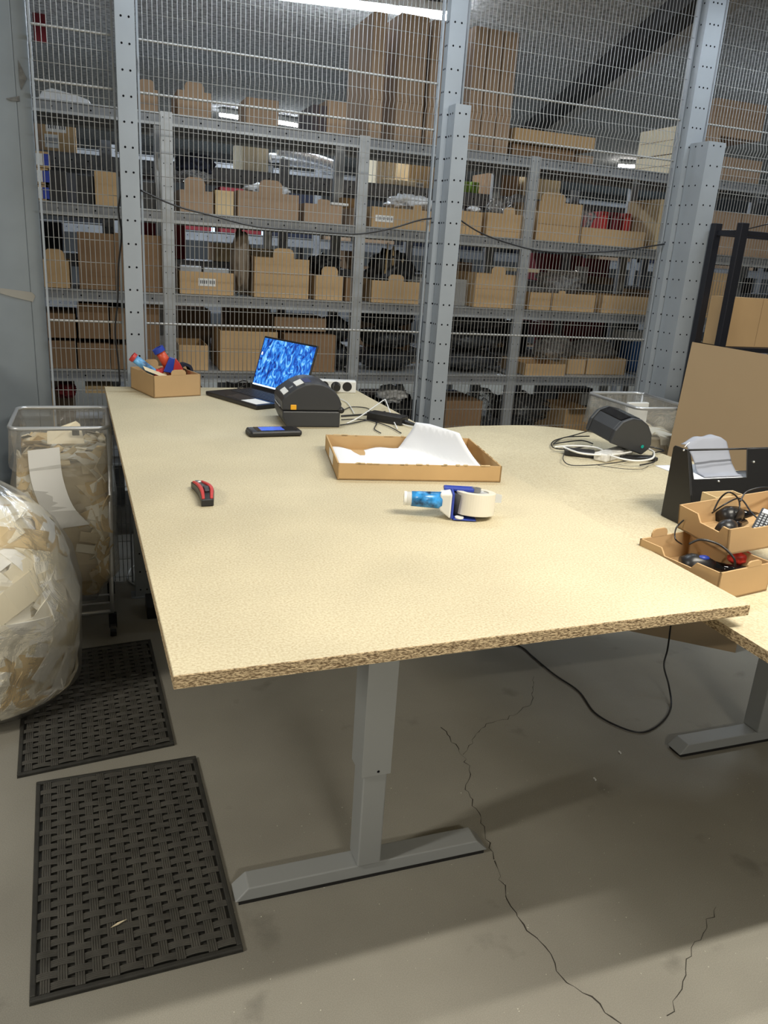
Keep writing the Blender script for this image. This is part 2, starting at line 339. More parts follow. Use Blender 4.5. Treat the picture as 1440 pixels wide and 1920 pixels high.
# ------------------------------------------------------------------ column at left
cx = XP(22, 3.66, 2.3)
o = MB().box((-1.2, 3.66, 0), (-0.243, 4.3, CEIL)).box((-0.243, 3.66, 0), (-0.19, 3.70, CEIL)).build('wall_column', M_column, bevel=0.004); struct(o)
M_scuff = mat('scuff_marks', (0.15, 0.15, 0.145), 0.8, vary=0.4, scale=40); M_peel = mat('worn_primer', (0.30, 0.29, 0.26), 0.8)
def flat_poly(pix, Y, th, m, name, parent):
    return MB().prism([PY(x, y, Y) for x, y in pix], (0, th, 0)).build(name, m, parent)
flat_poly([(0, 540), (60, 548), (66, 555), (62, 566), (20, 556), (0, 550)], 3.6565, 0.003, M_peel, 'peeled_patch', o)
flat_poly([(12, 184), (36, 180), (37, 190), (20, 189)], 3.6565, 0.003, M_scuff, 'scuff', o)
flat_poly([(34, 112), (50, 148), (40, 168), (36, 150)], 3.6565, 0.003, M_scuff, 'scuff', o)

# ------------------------------------------------------------------ mesh fence
YF = 3.62
def fence_panel(label, x0, x1, ztop=CEIL-0.02):
    t = thing('mesh_fence_panel', label, 'fence', ((x0+x1)/2, YF, 0.05))
    mb = MB(); n = int((x1-x0)/0.019); dx = (x1-x0)/n; r = 0.0016
    zs = [0.06, 2.152, 2.215, 2.247, 2.28, 2.339, ztop]; ys = [YF, YF, YF-0.003, YF-0.014, YF-0.003, YF, YF]
    for i in range(n+1):
        x = x0+i*dx
        mb.tube([(x, y-0.004, z) for y, z in zip(ys, zs)], r, 5)
    z = 0.08; hs = []
    while z < 2.12: hs.append(z); z += 0.0885
    hs += [2.215, 2.28, 2.43, 2.52, 2.61, 2.70, 2.79, 2.88, 2.97, 3.05]
    for z in hs:
        if abs(z-1.256) > 0.03:
            y = YF-0.006 if z in (2.215, 2.28) else YF-.0015
            mb.tube([(x0, y, z), (x1, y, z)], 0.0013, 5, 1)
    mb.build('wire_grid', [M_wire, M_wire_d], t, smooth=True)
    for z in (1.256, 2.152, 2.339):
        pts = []; rr = []
        for i in range(n):
            for f_, q_ in ((0, .0028), (.18, .0052), (.82, .0052)): pts.append((x0+(i+f_)*dx, YF+.001, z)); rr.append(q_)
        MB().tube(pts, rr, 8).build('fold_rod', M_wire, t, smooth=True)
    for x in (x0, x1):
        MB().box((x-0.004, YF-0.01, 0.05), (x+0.004, YF+0.012, ztop)).build('edge_bar', M_post, t)
fence_panel('narrow wire mesh fence panel between the grey column and the left post', -0.178, 0.114)
fence_panel('wide wire mesh fence panel behind the laptop, between left and middle posts', 0.208, 1.488)
fence_panel('wide wire mesh fence panel between the middle post and the right posts', 1.606, 2.812)
fence_panel('wire mesh fence panel at the right edge, behind the black shelf frame', 2.97, 4.6)

def post(label, x0, x1, y0, y1, ztop, holes=True, flank=True, cols=(0.3, 0.7), z0=0.0):
    mb = MB(); th = 0.004
    mb.box((x0, y0, z0), (x1, y0+th, ztop)); mb.box((x0, y0+th, z0), (x0+th, y1, ztop)); mb.box((x1-th, y0+th, z0), (x1, y0+0.035, ztop))
    mb.box((x0+th, y1-th, z0), (x0+0.02, y1, ztop))
    z = z0+0.04
    while z < ztop-0.01:
        for c in cols:
            x = x0+(x1-x0)*c; mb.tube([(x, y0-0.0006, z), (x, y0+0.001, z)], 0.0042, 10, 1)
        if flank:
            for c in (0.35, 0.7): y = y0+(y1-y0)*c; mb.tube([(x0-0.0006, y, z), (x0+0.001, y, z)], 0.0042, 10, 1)
        z += 0.0905
    t = tag(mb.build('fence_post', [M_post, M_hole]), label, 'post')
    MB().box((x0-0.02, y0-0.01, 0), (x1+0.02, y1+0.0, 0.006)).build('foot_plate', M_post, t)
    return t
post('leftmost grey perforated fence post, behind the small carton of tape guns', 0.124, 0.196, 3.54, 3.61, CEIL, flank=False)
post('tall rear grey perforated middle post reaching past the ceiling lamp', 1.497, 1.576, 3.565, 3.61, CEIL)
post('shorter front grey angle post bolted to the middle post', 1.523, 1.598, 3.49, 3.56, 2.248)
post('tall rear grey perforated post at the right of the mesh', 2.822, 2.92, 3.565, 3.66, CEIL, cols=(0.25, 0.5, 0.75))
post('shorter front grey angle post at the right with a gusset ladder at its top', 2.85, 2.955, 3.43, 3.56, 2.23)

# fence cable
def cable(name, label, pts, r, m, cat='cable', group=None, parent=None, n=8):
    o = MB().tube(wavy(pts, n), r, 8).build(name, m, parent, smooth=True)
    if parent is None: tag(o, label, cat, group)
    return o
c = [PY(*q, 3.6) for q in ((262, 356), (330, 386), (400, 405), (480, 425), (560, 432), (640, 438), (680, 438), (735, 428), (790, 412), (832, 408))]
cable('cable', 'black cable sagging along the mesh between the left and middle posts', c, 0.0035, M_black)
c = [PY(*q, 3.6) for q in ((862, 412), (900, 436), (950, 455), (1010, 470), (1080, 474), (1160, 470), (1230, 460), (1292, 450))]
cable('cable', 'black cable sagging along the mesh between middle and right posts', c, 0.0035, M_black)
c = [PY(*q, 3.56) for q in ((1329, 440), (1380, 434), (1440, 420))]
cable('cable', 'short black cable right of the right posts, above the black shelf frame', c, 0.003, M_black)
c = [PY(*q, 3.59) for q in ((229, 354), (222, 390), (228, 440), (222, 500), (221, 560), (216, 620), (222, 680), (225, 722))]
cable('cable', 'black cable hanging down the left side of the leftmost post', c, 0.0035, M_black)

# ------------------------------------------------------------------ racks
L1, L2, L3, L4, L5 = 2.17, 1.741, 1.35, 0.962, 0.52
YR = 4.2
def rack(label, y0, dep, xs, levels, ztop, m, px_w=0.055, beam=0.055):
    t = thing('storage_rack', label, 'rack', (xs[0], y0, 0))
    for x in xs:
        for (ya, yb, fr) in ((y0, y0+0.035, 1), (y0+dep-0.035, y0+dep, 0)):
            mb = MB(); mb.box((x-px_w/2, ya, 0), (x+px_w/2, ya+0.003, ztop)).box((x-px_w/2, ya+0.003, 0), (x-px_w/2+.003, yb, ztop)).box((x+px_w/2-.003, ya+0.003, 0), (x+px_w/2, yb, ztop))
            z = 0.05
            while z < ztop:
                for c in (-0.3, 0.3): mb.tube([(x+c*px_w, ya-.0005, z), (x+c*px_w, ya+.001, z)], 0.0026, 6, 1)
                z += 0.1 if fr else 9
            mb.build('upright', [m, M_hole], t)
    for z in levels:
        for a, b in zip(xs[:-1], xs[1:]):
            xa, xb = a+px_w/2, b-px_w/2
            for y in (y0+0.004, y0+dep-0.03):
                mb = MB(); mb.box((xa, y+.006, z-beam), (xb, y+0.022, z-0.004), 2); mb.box((xa, y, z-0.006), (xb, y+.026, z)); mb.box((xa, y-.002, z-beam), (xb, y+.012, z-beam+.012))
                if y < y0+.1:
                    k = xa+0.05
                    while k < xb-.03: mb.tube([(k, y+.0052, z-beam*.5), (k, y+.0062, z-beam*.5)], 0.004, 8, 1); k += 0.083
                mb.build('shelf_beam', [m, M_hole, M_galv2], t)
            MB().box((xa, y0+0.03, z-0.006), (xb, y0+dep-0.03, z-0.001)).build('shelf_deck', m, t)
    return t
XS = [-0.63, 0.362, 1.345, 2.345, 3.34, 4.34, 5.34]
rack('front grey steel shelving row holding open cartons, directly behind the mesh fence', YR, 0.48, XS, [L5, L4, L3, L2, L1], 2.175, M_galv)
XS2 = [-0.9, 0.1, 1.1, 2.1, 3.1, 4.1, 5.1, 6.1]
rack('second grey steel shelving row, standing behind the front row', 4.95, 0.5, XS2, [0.5, 1.0, 1.5, 2.02], 2.1, M_galv2, beam=0.07)
rack('far steel shelving row with red and black goods, deep in the storeroom', 7.2, 0.6, [-1.5, 0.2, 1.9, 3.6, 5.3, 7.0, 8.7], [0.5, 1.1, 1.7, 2.25], 2.3, M_galv2, beam=0.08)

# ------------------------------------------------------------------ cartons
def carton(label, x0, x1, y, z0, h, d, m=None, tab=None, lab=None, rz=0, open_=True, group=None, band=None, flap=None, name='cardboard_box', cat='box'):
    m = m or M_card; wd = x1-x0; t = 0.004
    mb = MB()
    Mx = Matrix.Translation(((x0+x1)/2, y+d/2, z0+0.0015)) @ Matrix.Rotation(rz, 4, 'Z')
    a = wd/2; b = d/2
    out = [(-a, -b, 0), (a, -b, 0), (a, -b, h)]
    if tab:
        tc, tw, tht = tab; c = -a+tc*wd; q = tw/2
        out += [(c+q, -b, h), (c+q, -b, h+tht*.55), (c+q*.85, -b, h+tht*.85), (c+q*.55, -b, h+tht), (c-q*.55, -b, h+tht), (c-q*.85, -b, h+tht*.85), (c-q, -b, h+tht*.55), (c-q, -b, h)]
    out += [(-a, -b, h)]
    if open_:
        mb.prism(out, (0, t, 0), 0, Mx)
        mb.box((-a, b-t, 0), (a, b, h), 0, Mx); mb.box((-a, -b+t, 0), (-a+t, b-t, h), 0, Mx); mb.box((a-t, -b+t, 0), (a, b-t, h), 0, Mx); mb.box((-a+t, -b+t, 0), (a-t, b-t, t), 0, Mx)
    else:
        mb.box((-a, -b, 0), (a, b, h), 0, Mx)
        mb.box((-.001, -b-.0004, h*.02), (.001, b, h+.0004), 1, Mx)
    if band: mb.box((-a+.003, -b-.0003, h*band), (a-.003, -b+.001, h*band+.002), 1, Mx)
    if flap:
        ft = flap if not isinstance(flap, bool) else 0.1
        mb.prism([(a*.9, -b, h), (a*.9, -b, h+.003), (-a*.9, -b, h+.003), (-a*.9, -b, h)], (0, -ft, ft*.25), 2, Mx)
    loc = Vector(((x0+x1)/2, y+d/2, z0+.0015))
    mats = [m, M_card_d, M_card_l]
    if lab:
        tt = thing(name, label, cat, loc, 0, group)
        mb.build('carton_body', mats, tt)
        for (u0, v0, u1, v1) in (lab if isinstance(lab, list) else [lab]):
            lb = MB().box((-a+u0*wd, -b-.0015, v0*h), (-a+u1*wd, -b-.0003, v1*h), 0, Mx)
            k = u0+0.12*(u1-u0)
            while k < u1-.1*(u1-u0):
                lb.box((-a+k*wd, -b-.002, (v0+.3*(v1-v0))*h), (-a+(k+.05*(u1-u0))*wd, -b-.0014, (v0+.75*(v1-v0))*h), 1, Mx); k += 0.11*(u1-u0)
            lb.build('shipping_label', [M_label, M_ink], tt)
        return tt
    return tag(mb.build(name, mats, origin=loc), label, cat, group)
def cb(label, xl, xr, yt, zs, Y=4.24, d=0.32, **k):
    zt = ZP(yt, XP((xl+xr)/2, Y, zs+.1), Y); zm = (zs+zt)/2
    return carton(label, XP(xl, Y, zm), XP(xr, Y, zm), Y, zs, max(0.03, zt-zs), d, **k)

G1, G2, G3, G4 = 'cartons on the top shelf', 'cartons on the upper shelf of the front rack', 'cartons on the middle shelf of the front rack', 'cartons on the lower shelf of the front rack'
# top shelf
cb('small tabbed carton on the top shelf just right of the left post', 262, 296, 168, L1, tab=(.4, .07, .04), group=G1, m=M_card_g)
cb('rounded-tab carton on the top shelf above the rack upright', 333, 396, 172, L1, tab=(.5, .09, .04), group=G1, m=M_card_g)
cb('faint taped carton on the top shelf above the left lamps', 462, 522, 186, L1, Y=4.4, d=.25, group=G1, open_=False, m=M_card_g)
cb('dark-sided carton on the top shelf left of the tall cartons', 586, 612, 198, L1, group=G1, open_=False, m=mat('dark_carton', (.06, .045, .05), .8))
cb('brown carton on the top shelf against the tall standing cartons', 613, 650, 190, L1, group=G1, open_=False, m=M_card_g)
for (xl, xr, yt, d, lab) in ((696, 720, 24, .42, 'leftmost and deepest of the tall narrow cartons standing on the top shelf'), (746, 770, 27, .36, 'tall narrow carton standing right of the dark gap on the top shelf'),
                           (771, 797, 32, .36, 'tall narrow carton third in the standing row on the top shelf'), (805, 842, 42, .36, 'tall narrow carton just left of the middle post on the top shelf'),
                           (882, 906, 52, .36, 'tall narrow carton just right of the middle post on the top shelf'), (908, 934, 58, .36, 'tall narrow carton second right of the middle post on the top shelf'), (936, 962, 62, .36, 'tall narrow carton, rightmost of the standing row on the top shelf')):
    cb(lab, xl, xr, yt, L1, Y=4.25, d=d, m=M_card_g, open_=False, group='tall narrow cartons standing on the top shelf', band=.32)
o = carton('long flat carton lying tilted on the top shelf right of the tall cartons', XP(966, 4.24, 2.3), XP(1116, 4.24, 2.3), 4.24, L1+.07, .07, .4, m=M_card, open_=False, group=G1)
carton('dark flattened carton under the long flat carton on the top shelf', XP(962, 4.26, 2.2), XP(1078, 4.26, 2.2), 4.27, L1, .065, .38, m=M_card_d, open_=False, group=G1)
cb('low flat carton at the shelf edge above the right rack upright', 1085, 1112, 292, L1, Y=4.23, d=.3, m=M_card_g, open_=False, group=G1)
xw = XP(1275, 4.25, 2.25); xw2 = xw+.26; M_crw = M_card_w
M_two = None
for nm_, z0_, h_ in (('lower', L1, .125), ('upper', L1+.128, .155)):
    mb = MB(); mb.box((xw, 4.25, z0_+.001), (xw2, 4.68, z0_+h_))
    mb.box((xw-.001, 4.251, z0_+.002), (xw, 4.679, z0_+h_-.001), 1); mb.box((xw-.0015, 4.27, z0_+h_*.5), (xw-.0008, 4.66, z0_+h_*.5+.003), 2)  # cream long-side sheet paints in the lamplight falling on that side
    tag(mb.build('cardboard_box', [M_card_g, M_card_w, M_card_d]), nm_+' carton of two with a long side painted lamplit cream, stacked on the top shelf at right', 'box', G1)
cb('lower grey-brown carton on the top shelf right of the right posts', 1346, 1425, 298, L1, Y=4.28, m=M_card_g, open_=False, group=G1)
carton('upper grey-brown carton on the top shelf right of the right posts', XP(1338, 4.28, 2.5), XP(1430, 4.28, 2.5), 4.28, L1+.25, .2, .3, m=M_card_g, open_=False, group=G1, band=.5)
# level 2
cb('carton behind the left post on the upper shelf, pale-edged', 178, 219, 322, L2, group=G2, m=M_card)
cb('tall round-tabbed carton under a plastic bag, right of the first rack upright', 337, 400, 358, L2, tab=(.45, .10, .06), group=G2, m=M_card_g)
cb('small pale tan carton between two tabbed cartons on the upper shelf', 404, 438, 358, L2, group=G2, m=M_card_l)
cb('wide carton with big round tab on the upper shelf above the laptop', 446, 560, 362, L2, tab=(.53, .12, .06), group=G2, m=M_card_g, band=.4)
cb('lower carton with square tab beside the wide round-tabbed carton', 572, 641, 384, L2, tab=(.5, .07, .025), group=G2, m=M_card_g)
cb('short carton tucked against the second rack upright, upper shelf', 662, 684, 391, L2, Y=4.25, group=G2, m=M_card_g)
cb('carton with a raised rear flap behind white papers on the upper shelf', 640, 671, 372, L2, Y=4.58, d=.06, group=G2, open_=False)
cb('long low carton with white barcode label, left of the middle post', 697, 832, 393, L2, tab=(.62, .05, .025), lab=(.05, .28, .29, .6), group=G2)
cb('carton on the upper shelf just right of the middle post', 862, 903, 397, L2, group=G2)
cb('wide tabbed carton between middle post and third rack upright', 913, 992, 402, L2, tab=(.5, .07, .035), group=G2, band=.25)
cb('tall big carton with raised top right of the third rack upright', 1009, 1088, 381, L2, tab=(.3, .16, .05), group=G2, band=.42)
cb('long low carton in front of red goods on the upper shelf', 1090, 1208, 431, L2, group=G2)
cb('tall narrow pale carton at the right end of the upper shelf', 1232, 1266, 376, L2, group=G2, m=M_card_l, open_=False)
cb('large carton on the upper shelf right of the right posts, left one', 1322, 1384, 398, L2, group=G2, m=M_card_g, open_=False)
cb('large carton on the upper shelf at the right edge, behind the black frame', 1386, 1475, 405, L2, group=G2, m=M_card_g, open_=False)
# level 3
cb('tabbed carton beside the grey column on the middle shelf', 77, 130, 488, L3, tab=(.5, .09, .05), group=G3)
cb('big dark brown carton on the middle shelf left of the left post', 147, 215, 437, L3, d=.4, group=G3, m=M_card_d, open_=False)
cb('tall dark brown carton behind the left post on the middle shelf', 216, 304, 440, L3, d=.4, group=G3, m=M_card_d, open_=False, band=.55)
cb('low carton with white barcode label right of the first rack upright', 337, 438, 511, L3, lab=(.34, .38, .66, .72), group=G3)
cb('large tabbed carton on the middle shelf above the laptop', 477, 579, 485, L3, tab=(.52, .11, .05), group=G3, band=.6)
cb('small square tabbed carton with dark goods on the middle shelf', 592, 642, 517, L3, tab=(.5, .09, .045), group=G3)
cb('dark sided carton against the second rack upright, middle shelf', 648, 672, 522, L3, group=G3, m=M_card_d)
cb('wide low tabbed carton with tool handles, left of the middle post', 697, 785, 528, L3, tab=(.5, .09, .035), group=G3, band=.15)
cb('big carton with light flap beside the third rack upright', 891, 976, 515, L3, tab=(.47, .09, .04), group=G3, band=.55)
cb('small carton immediately right of the third rack upright, middle shelf', 993, 1032, 549, L3, group=G3)
cb('carton holding a clear bag on the middle shelf at right', 1036, 1115, 552, L3, tab=(.2, .05, .015), group=G3)
cb('low sloping carton left of the dark corner on the middle shelf', 1129, 1215, 556, L3, group=G3)
cb('grey-brown carton beside the right posts on the middle shelf', 1222, 1262, 548, L3, Y=4.3, group=G3, m=M_card_d)
cb('carton on the middle shelf between right posts and black frame', 1302, 1362, 512, L3, group=G3, open_=False)
# level 4
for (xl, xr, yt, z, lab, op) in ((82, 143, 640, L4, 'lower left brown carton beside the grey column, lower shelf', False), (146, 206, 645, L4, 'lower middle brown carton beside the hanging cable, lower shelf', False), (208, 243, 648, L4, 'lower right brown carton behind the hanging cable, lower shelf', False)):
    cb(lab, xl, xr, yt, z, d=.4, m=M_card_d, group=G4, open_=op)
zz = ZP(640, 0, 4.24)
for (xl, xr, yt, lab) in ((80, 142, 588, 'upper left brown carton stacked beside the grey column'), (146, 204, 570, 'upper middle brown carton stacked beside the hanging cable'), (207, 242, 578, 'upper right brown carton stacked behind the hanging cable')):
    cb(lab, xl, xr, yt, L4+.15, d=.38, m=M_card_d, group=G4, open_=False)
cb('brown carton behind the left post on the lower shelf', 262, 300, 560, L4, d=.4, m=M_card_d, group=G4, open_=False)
cb('carton with a round hand hole right of the first rack upright', 336, 390, 648, L4, group=G4)
cb('big carton left of the laptop screen on the lower shelf', 413, 520, 622, L4, d=.35, group=G4, band=.55)
cb('big carton half hidden behind the laptop screen, lower shelf', 532, 628, 628, L4, d=.35, group=G4, m=M_card_d, open_=False)
carton('flat brown carton lying on the carton behind the laptop', XP(515, 4.3, 1.25), XP(612, 4.3, 1.25), 4.3, L4+.215, .07, .3, m=M_card_g, open_=False, group=G4)
cb('carton nearest the shelf edge right of the third rack upright', 985, 1060, 683, L4, Y=4.22, group=G4, lab=None)
cb('second carton in the low row, right of the nearest one', 1064, 1097, 674, L4, Y=4.3, group=G4)
cb('third carton in the low row, under the clear bags', 1101, 1172, 673, L4, Y=4.3, group=G4)
# second row and floor-level
cb('printed carton with shipping label high beside the grey column', 80, 142, 225, 2.022, Y=5.0, d=.35, lab=[(.10, .60, .72, .93), (.05, .10, .45, .52)], group='cartons on the second rack')
cb('plain brown carton left of the printed carton beside the column', 52, 79, 219, 2.022, Y=5.0, d=.35, group='cartons on the second rack', m=M_card_g)
cb('pale tan carton standing high between first and second uprights', 455, 503, 266, 2.022, Y=5.0, d=.35, m=M_card_w, open_=False, group='cartons on the second rack')
cb('pale tan carton just right of the second upright, high on second rack', 705, 742, 298, 2.022, Y=5.0, d=.35, m=M_card_w, open_=False, group='cartons on the second rack')
cb('tan printed carton left of the middle post on the second rack', 766, 822, 304, 2.022, Y=5.0, d=.35, m=M_card_l, open_=False, lab=(.28, .02, .52, .2), group='cartons on the second rack')
cb('brown open carton right of the middle post on the second rack', 928, 972, 325, 2.022, Y=5.0, d=.35, m=M_card_d, open_=False, group='cartons on the second rack')
cb('carton with dark window cut-out near the third upright', 983, 1050, 334, 2.022, Y=5.0, d=.35, m=M_card_l, open_=False, group='cartons on the second rack')
cb('pale tan wide carton seen above the barcode carton on the middle shelf', 404, 470, 458, 1.502, Y=5.0, d=.35, m=M_card_l, open_=False, group='cartons on the second rack')
cb('pale tan printed carton above the large tabbed carton, second rack', 472, 549, 468, 1.502, Y=5.0, d=.35, m=M_card_l, open_=False, group='cartons on the second rack')
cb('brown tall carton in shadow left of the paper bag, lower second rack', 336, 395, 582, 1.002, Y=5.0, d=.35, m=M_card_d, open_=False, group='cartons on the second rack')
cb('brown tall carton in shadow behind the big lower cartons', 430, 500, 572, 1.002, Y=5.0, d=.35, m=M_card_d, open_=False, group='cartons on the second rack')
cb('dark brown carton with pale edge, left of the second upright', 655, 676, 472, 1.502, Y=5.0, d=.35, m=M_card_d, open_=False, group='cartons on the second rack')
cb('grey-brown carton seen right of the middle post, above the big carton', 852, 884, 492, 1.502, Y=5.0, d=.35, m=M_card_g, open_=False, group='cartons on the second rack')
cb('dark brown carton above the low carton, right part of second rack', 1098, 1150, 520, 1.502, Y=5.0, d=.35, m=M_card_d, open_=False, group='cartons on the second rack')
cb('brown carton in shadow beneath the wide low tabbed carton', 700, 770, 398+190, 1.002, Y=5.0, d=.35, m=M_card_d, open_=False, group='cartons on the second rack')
cb('open-flapped carton at floor level just above the round table end', 1056, 1108, 768, L5, Y=4.24, d=.35, m=M_card, flap=.09, group='cartons near the floor')
cb('brown carton upright behind the open-flapped carton near the floor', 1050, 1090, 738, L5, Y=4.62, d=.05, m=M_card_d, open_=False, group='cartons near the floor')
carton('flat brown carton low behind the middle post', XP(838, 4.24, .8), XP(905, 4.24, .8), 4.24, L5, .28, .35, m=M_card_d, open_=False, group='cartons near the floor')

# boxes of small packs stacked at left
for k, (ya, yb) in enumerate(((281, 304), (313, 333), (344, 366))):
    z0 = L2+.001+(2-k)*.073
    t = thing('packet_box', ('topmost', 'middle', 'bottom')[k]+' of the three blue and white packet boxes beside the grey column', 'box', (XP(66, 4.3, z0), 4.3, z0), 0, 'packet boxes beside the column')
    x0, x1 = XP(58, 4.3, z0+.03), XP(82, 4.3, z0+.03)
    MB().box((x0, 4.3, z0), (x1+.02, 4.5, z0+.07)).build('carton_body', M_card, t); MB().box((x0, 4.297, z0+.01), (x0+.05, 4.2995, z0+.06)).build('white_panel', M_label, t); MB().box((x0+.052, 4.297, z0+.01), (x0+.08, 4.2995, z0+.06)).build('blue_panel', M_blue, t)

# ------------------------------------------------------------------ bags and goods on shelves
def bag(label, xl, xr, yt, yb, Y, m, seed, ry=.12, amp=.3, ridg=.45, name='plastic_bag', cat='bag', group=None, zb=None, sub=4):
    xm = (xl+xr)/2; z0 = ZP(yb, XP(xm, Y, 1.5), Y) if zb is None else zb; z1 = ZP(yt, XP(xm, Y, 1.5), Y); zc = (z0+z1)/2
    x0, x1 = XP(xl, Y, zc), XP(xr, Y, zc)
    return tag(MB().blob(((x0+x1)/2, Y+ry, zc), ((x1-x0)/2*1.05, ry, (z1-z0)/2*1.1), seed, amp, 2.0, sub, ridg=ridg, flat=z0+.002).build(name, m, smooth=True), label, cat, group)
bag('clear plastic bag spilling over the round-tabbed carton by the first upright', 333, 405, 316, 345, 4.28, M_film, 1)
bag('navy cloth heaped over the clear bag by the first upright', 331, 408, 284, 326, 4.36, M_navy, 2, name='folded_cloth', cat='cloth', ry=.1)
bag('clear plastic bulging from the wide round-tabbed carton above the laptop', 466, 552, 343, 370, 4.30, M_wbag, 3)
bag('white plastic bag bulging from the long carton left of the middle post', 742, 826, 364, 398, 4.28, M_wbag, 4)
bag('small white paper heap on the carton right of the middle post', 884, 906, 388, 400, 4.3, M_wbag, 5, ry=.05, name='crumpled_paper', cat='paper')
bag('grey peaked plastic bag standing behind the wide tabbed carton', 928, 956, 372, 405, 4.4, M_film, 6, ry=.08)
bag('clear plastic sheet on the carton left of the third upright', 966, 1012, 366, 392, 4.42, M_film, 7, ry=.1)
bag('clear bag with dark parts beside the tall big carton at right', 1089, 1124, 394, 432, 4.32, M_film, 8, ry=.1)
bag('clear crumpled bag rising from the carton on the middle shelf at right', 1030, 1106, 508, 556, 4.30, M_film, 9, ry=.12, amp=.4)
bag('clear wrap lying on the small carton right of the third upright', 990, 1032, 538, 552, 4.3, M_film, 10, ry=.08)
bag('grey clear bag of parts leaning over the low cartons, left one', 1022, 1088, 634, 682, 4.36, M_film, 11, ry=.12)
bag('grey clear bag of parts leaning over the low cartons, right one', 1086, 1172, 640, 684, 4.36, M_film, 12, ry=.12)
bag('brown paper bag twisted shut between the barcode and tabbed cartons', 438, 474, 432, 556, 4.26, mat('brown_paper', (.22, .17, .12), .8, bump=.6, bscale=20), 13, ry=.08, amp=.2, ridg=.25, zb=L3+.002)
bag('dark electronics heaped above the small square tabbed carton', 588, 650, 478, 520, 4.34, M_blkbag, 14, ry=.12, name='dark_goods', cat='parts', zb=L3+.12)
bag('dark plumbing parts standing in the wide low tabbed carton', 700, 785, 470, 545, 4.33, M_blkbag, 15, ry=.1, name='dark_goods', cat='parts', zb=L3+.05)
for i, (xl, xr, yt, yb, sd) in enumerate(((616, 664, 595, 655, 20), (618, 668, 650, 708, 21), (690, 790, 584, 640, 22), (688, 790, 632, 676, 23), (686, 788, 668, 712, 24), (836, 968, 590, 640, 25), (832, 960, 632, 672, 26), (832, 955, 664, 712, 27))):
    wh = ('top left', 'bottom left', 'top middle', 'middle', 'bottom middle', 'top right', 'middle right', 'bottom right')[i]
    zb = {0: L4+.14, 1: L4, 2: L4+.24, 3: L4+.12, 4: L4, 5: L4+.24, 6: L4+.12, 7: L4}[i]+.002
    zt = {0: .3, 1: .15, 2: .36, 3: .25, 4: .13, 5: .36, 6: .25, 7: .13}[i]+L4
    x0, x1 = XP(xl, 4.26, zb+.06), XP(xr, 4.26, zb+.06); c = ((x0+x1)/2, 4.42, (zb+zt)/2)
    t = thing('wrapped_garment_pack', wh+' shiny black pack wrapped in clear film on the lower shelf', 'pack', (c[0], c[1], zb), 0, 'black packs wrapped in clear film')
    MB().blob(c, ((x1-x0)/2*.97, .155, (zt-zb)/2*.85), sd, .15, 2, 3, flat=zb+.004).build('black_contents', M_blkbag, t, smooth=True)
    MB().blob(c, ((x1-x0)/2*1.03, .168, (zt-zb)/2*1.0), sd, .22, 2.4, 4, ridg=.3, flat=zb+.002).build('film_wrap', M_filmk, t, smooth=True)
bag('black film-wrapped pack near the floor left of the open-flapped carton', 945, 1045, 742, 800, 4.26, M_filmk, 30, ry=.14)
bag('black goods inside the film near the floor, left of the flapped carton', 950, 1040, 748, 800, 4.3, M_blkbag, 31, ry=.12, name='dark_goods', cat='parts')
bag('white plastic bag near the floor right of the middle post', 838, 890, 756, 798, 4.25, M_wbag, 32, ry=.12)
bag('dark clear-wrapped pack near the floor behind the white bag', 885, 945, 735, 800, 4.35, M_filmk, 33, ry=.12)
bag('white crumpled bag near the floor left of the middle post', 716, 772, 728, 760, 4.25, M_wbag, 34, ry=.1)
bag('black goods pile near the floor left of the middle post', 690, 800, 745, 830, 4.35, M_blkbag, 35, ry=.14, name='dark_goods', cat='parts')
bag('dark red bundle near the floor beside the grey column', 104, 142, 722, 752, 4.26, M_dred, 36, ry=.1, name='cloth_bundle', cat='cloth')
o = MB().box((XP(160, 4.24, .86), 4.24, .84), (XP(212, 4.24, .86), 4.5, .875)).build('wooden_board', M_card_l); tag(o, 'pale board near the floor left of the table corner', 'board')
o = MB().box((XP(90, 4.3, .86), 4.3, L5), (XP(100, 4.3, .86), 4.34, .93)).build('wood_strip', M_wood); tag(o, 'thin pale slat upright beside the dark red bundle', 'slat')
# white tray on the top shelf
a = XP(70, 4.26, 2.22); b = XP(170, 4.26, 2.22)
tag(MB().prism([(a, 4.24, L1+.001), (b, 4.24, L1+.001), (b-.01, 4.24, L1+.02), (b-.07, 4.24, L1+.035), (a+.06, 4.24, L1+.05), (a+.02, 4.24, L1+.035)], (0, .3, 0)).build('white_tray', M_wbag, bevel=.004), 'flat white wrapped tray on the top shelf beside the grey column', 'tray')
# foil ducts
for k, (xa, ya, xb, yb) in enumerate(((520, 282, 640, 314), (528, 300, 636, 322), (505, 296, 560, 306))):
    A = PY(xa, ya, 5.1+.1*k); B = PY(xb, yb, 5.1+.1*k); mid = (A+B)/2+Vector((0, 0, .012))
    tag(MB().tube(wavy([A, mid, B], 10), .028, 12).build('foil_duct', M_silver, smooth=True), ('upper', 'lower', 'short rear')[k]+' silver foil duct lying high on the second rack', 'duct', 'silver ducts on the second rack')
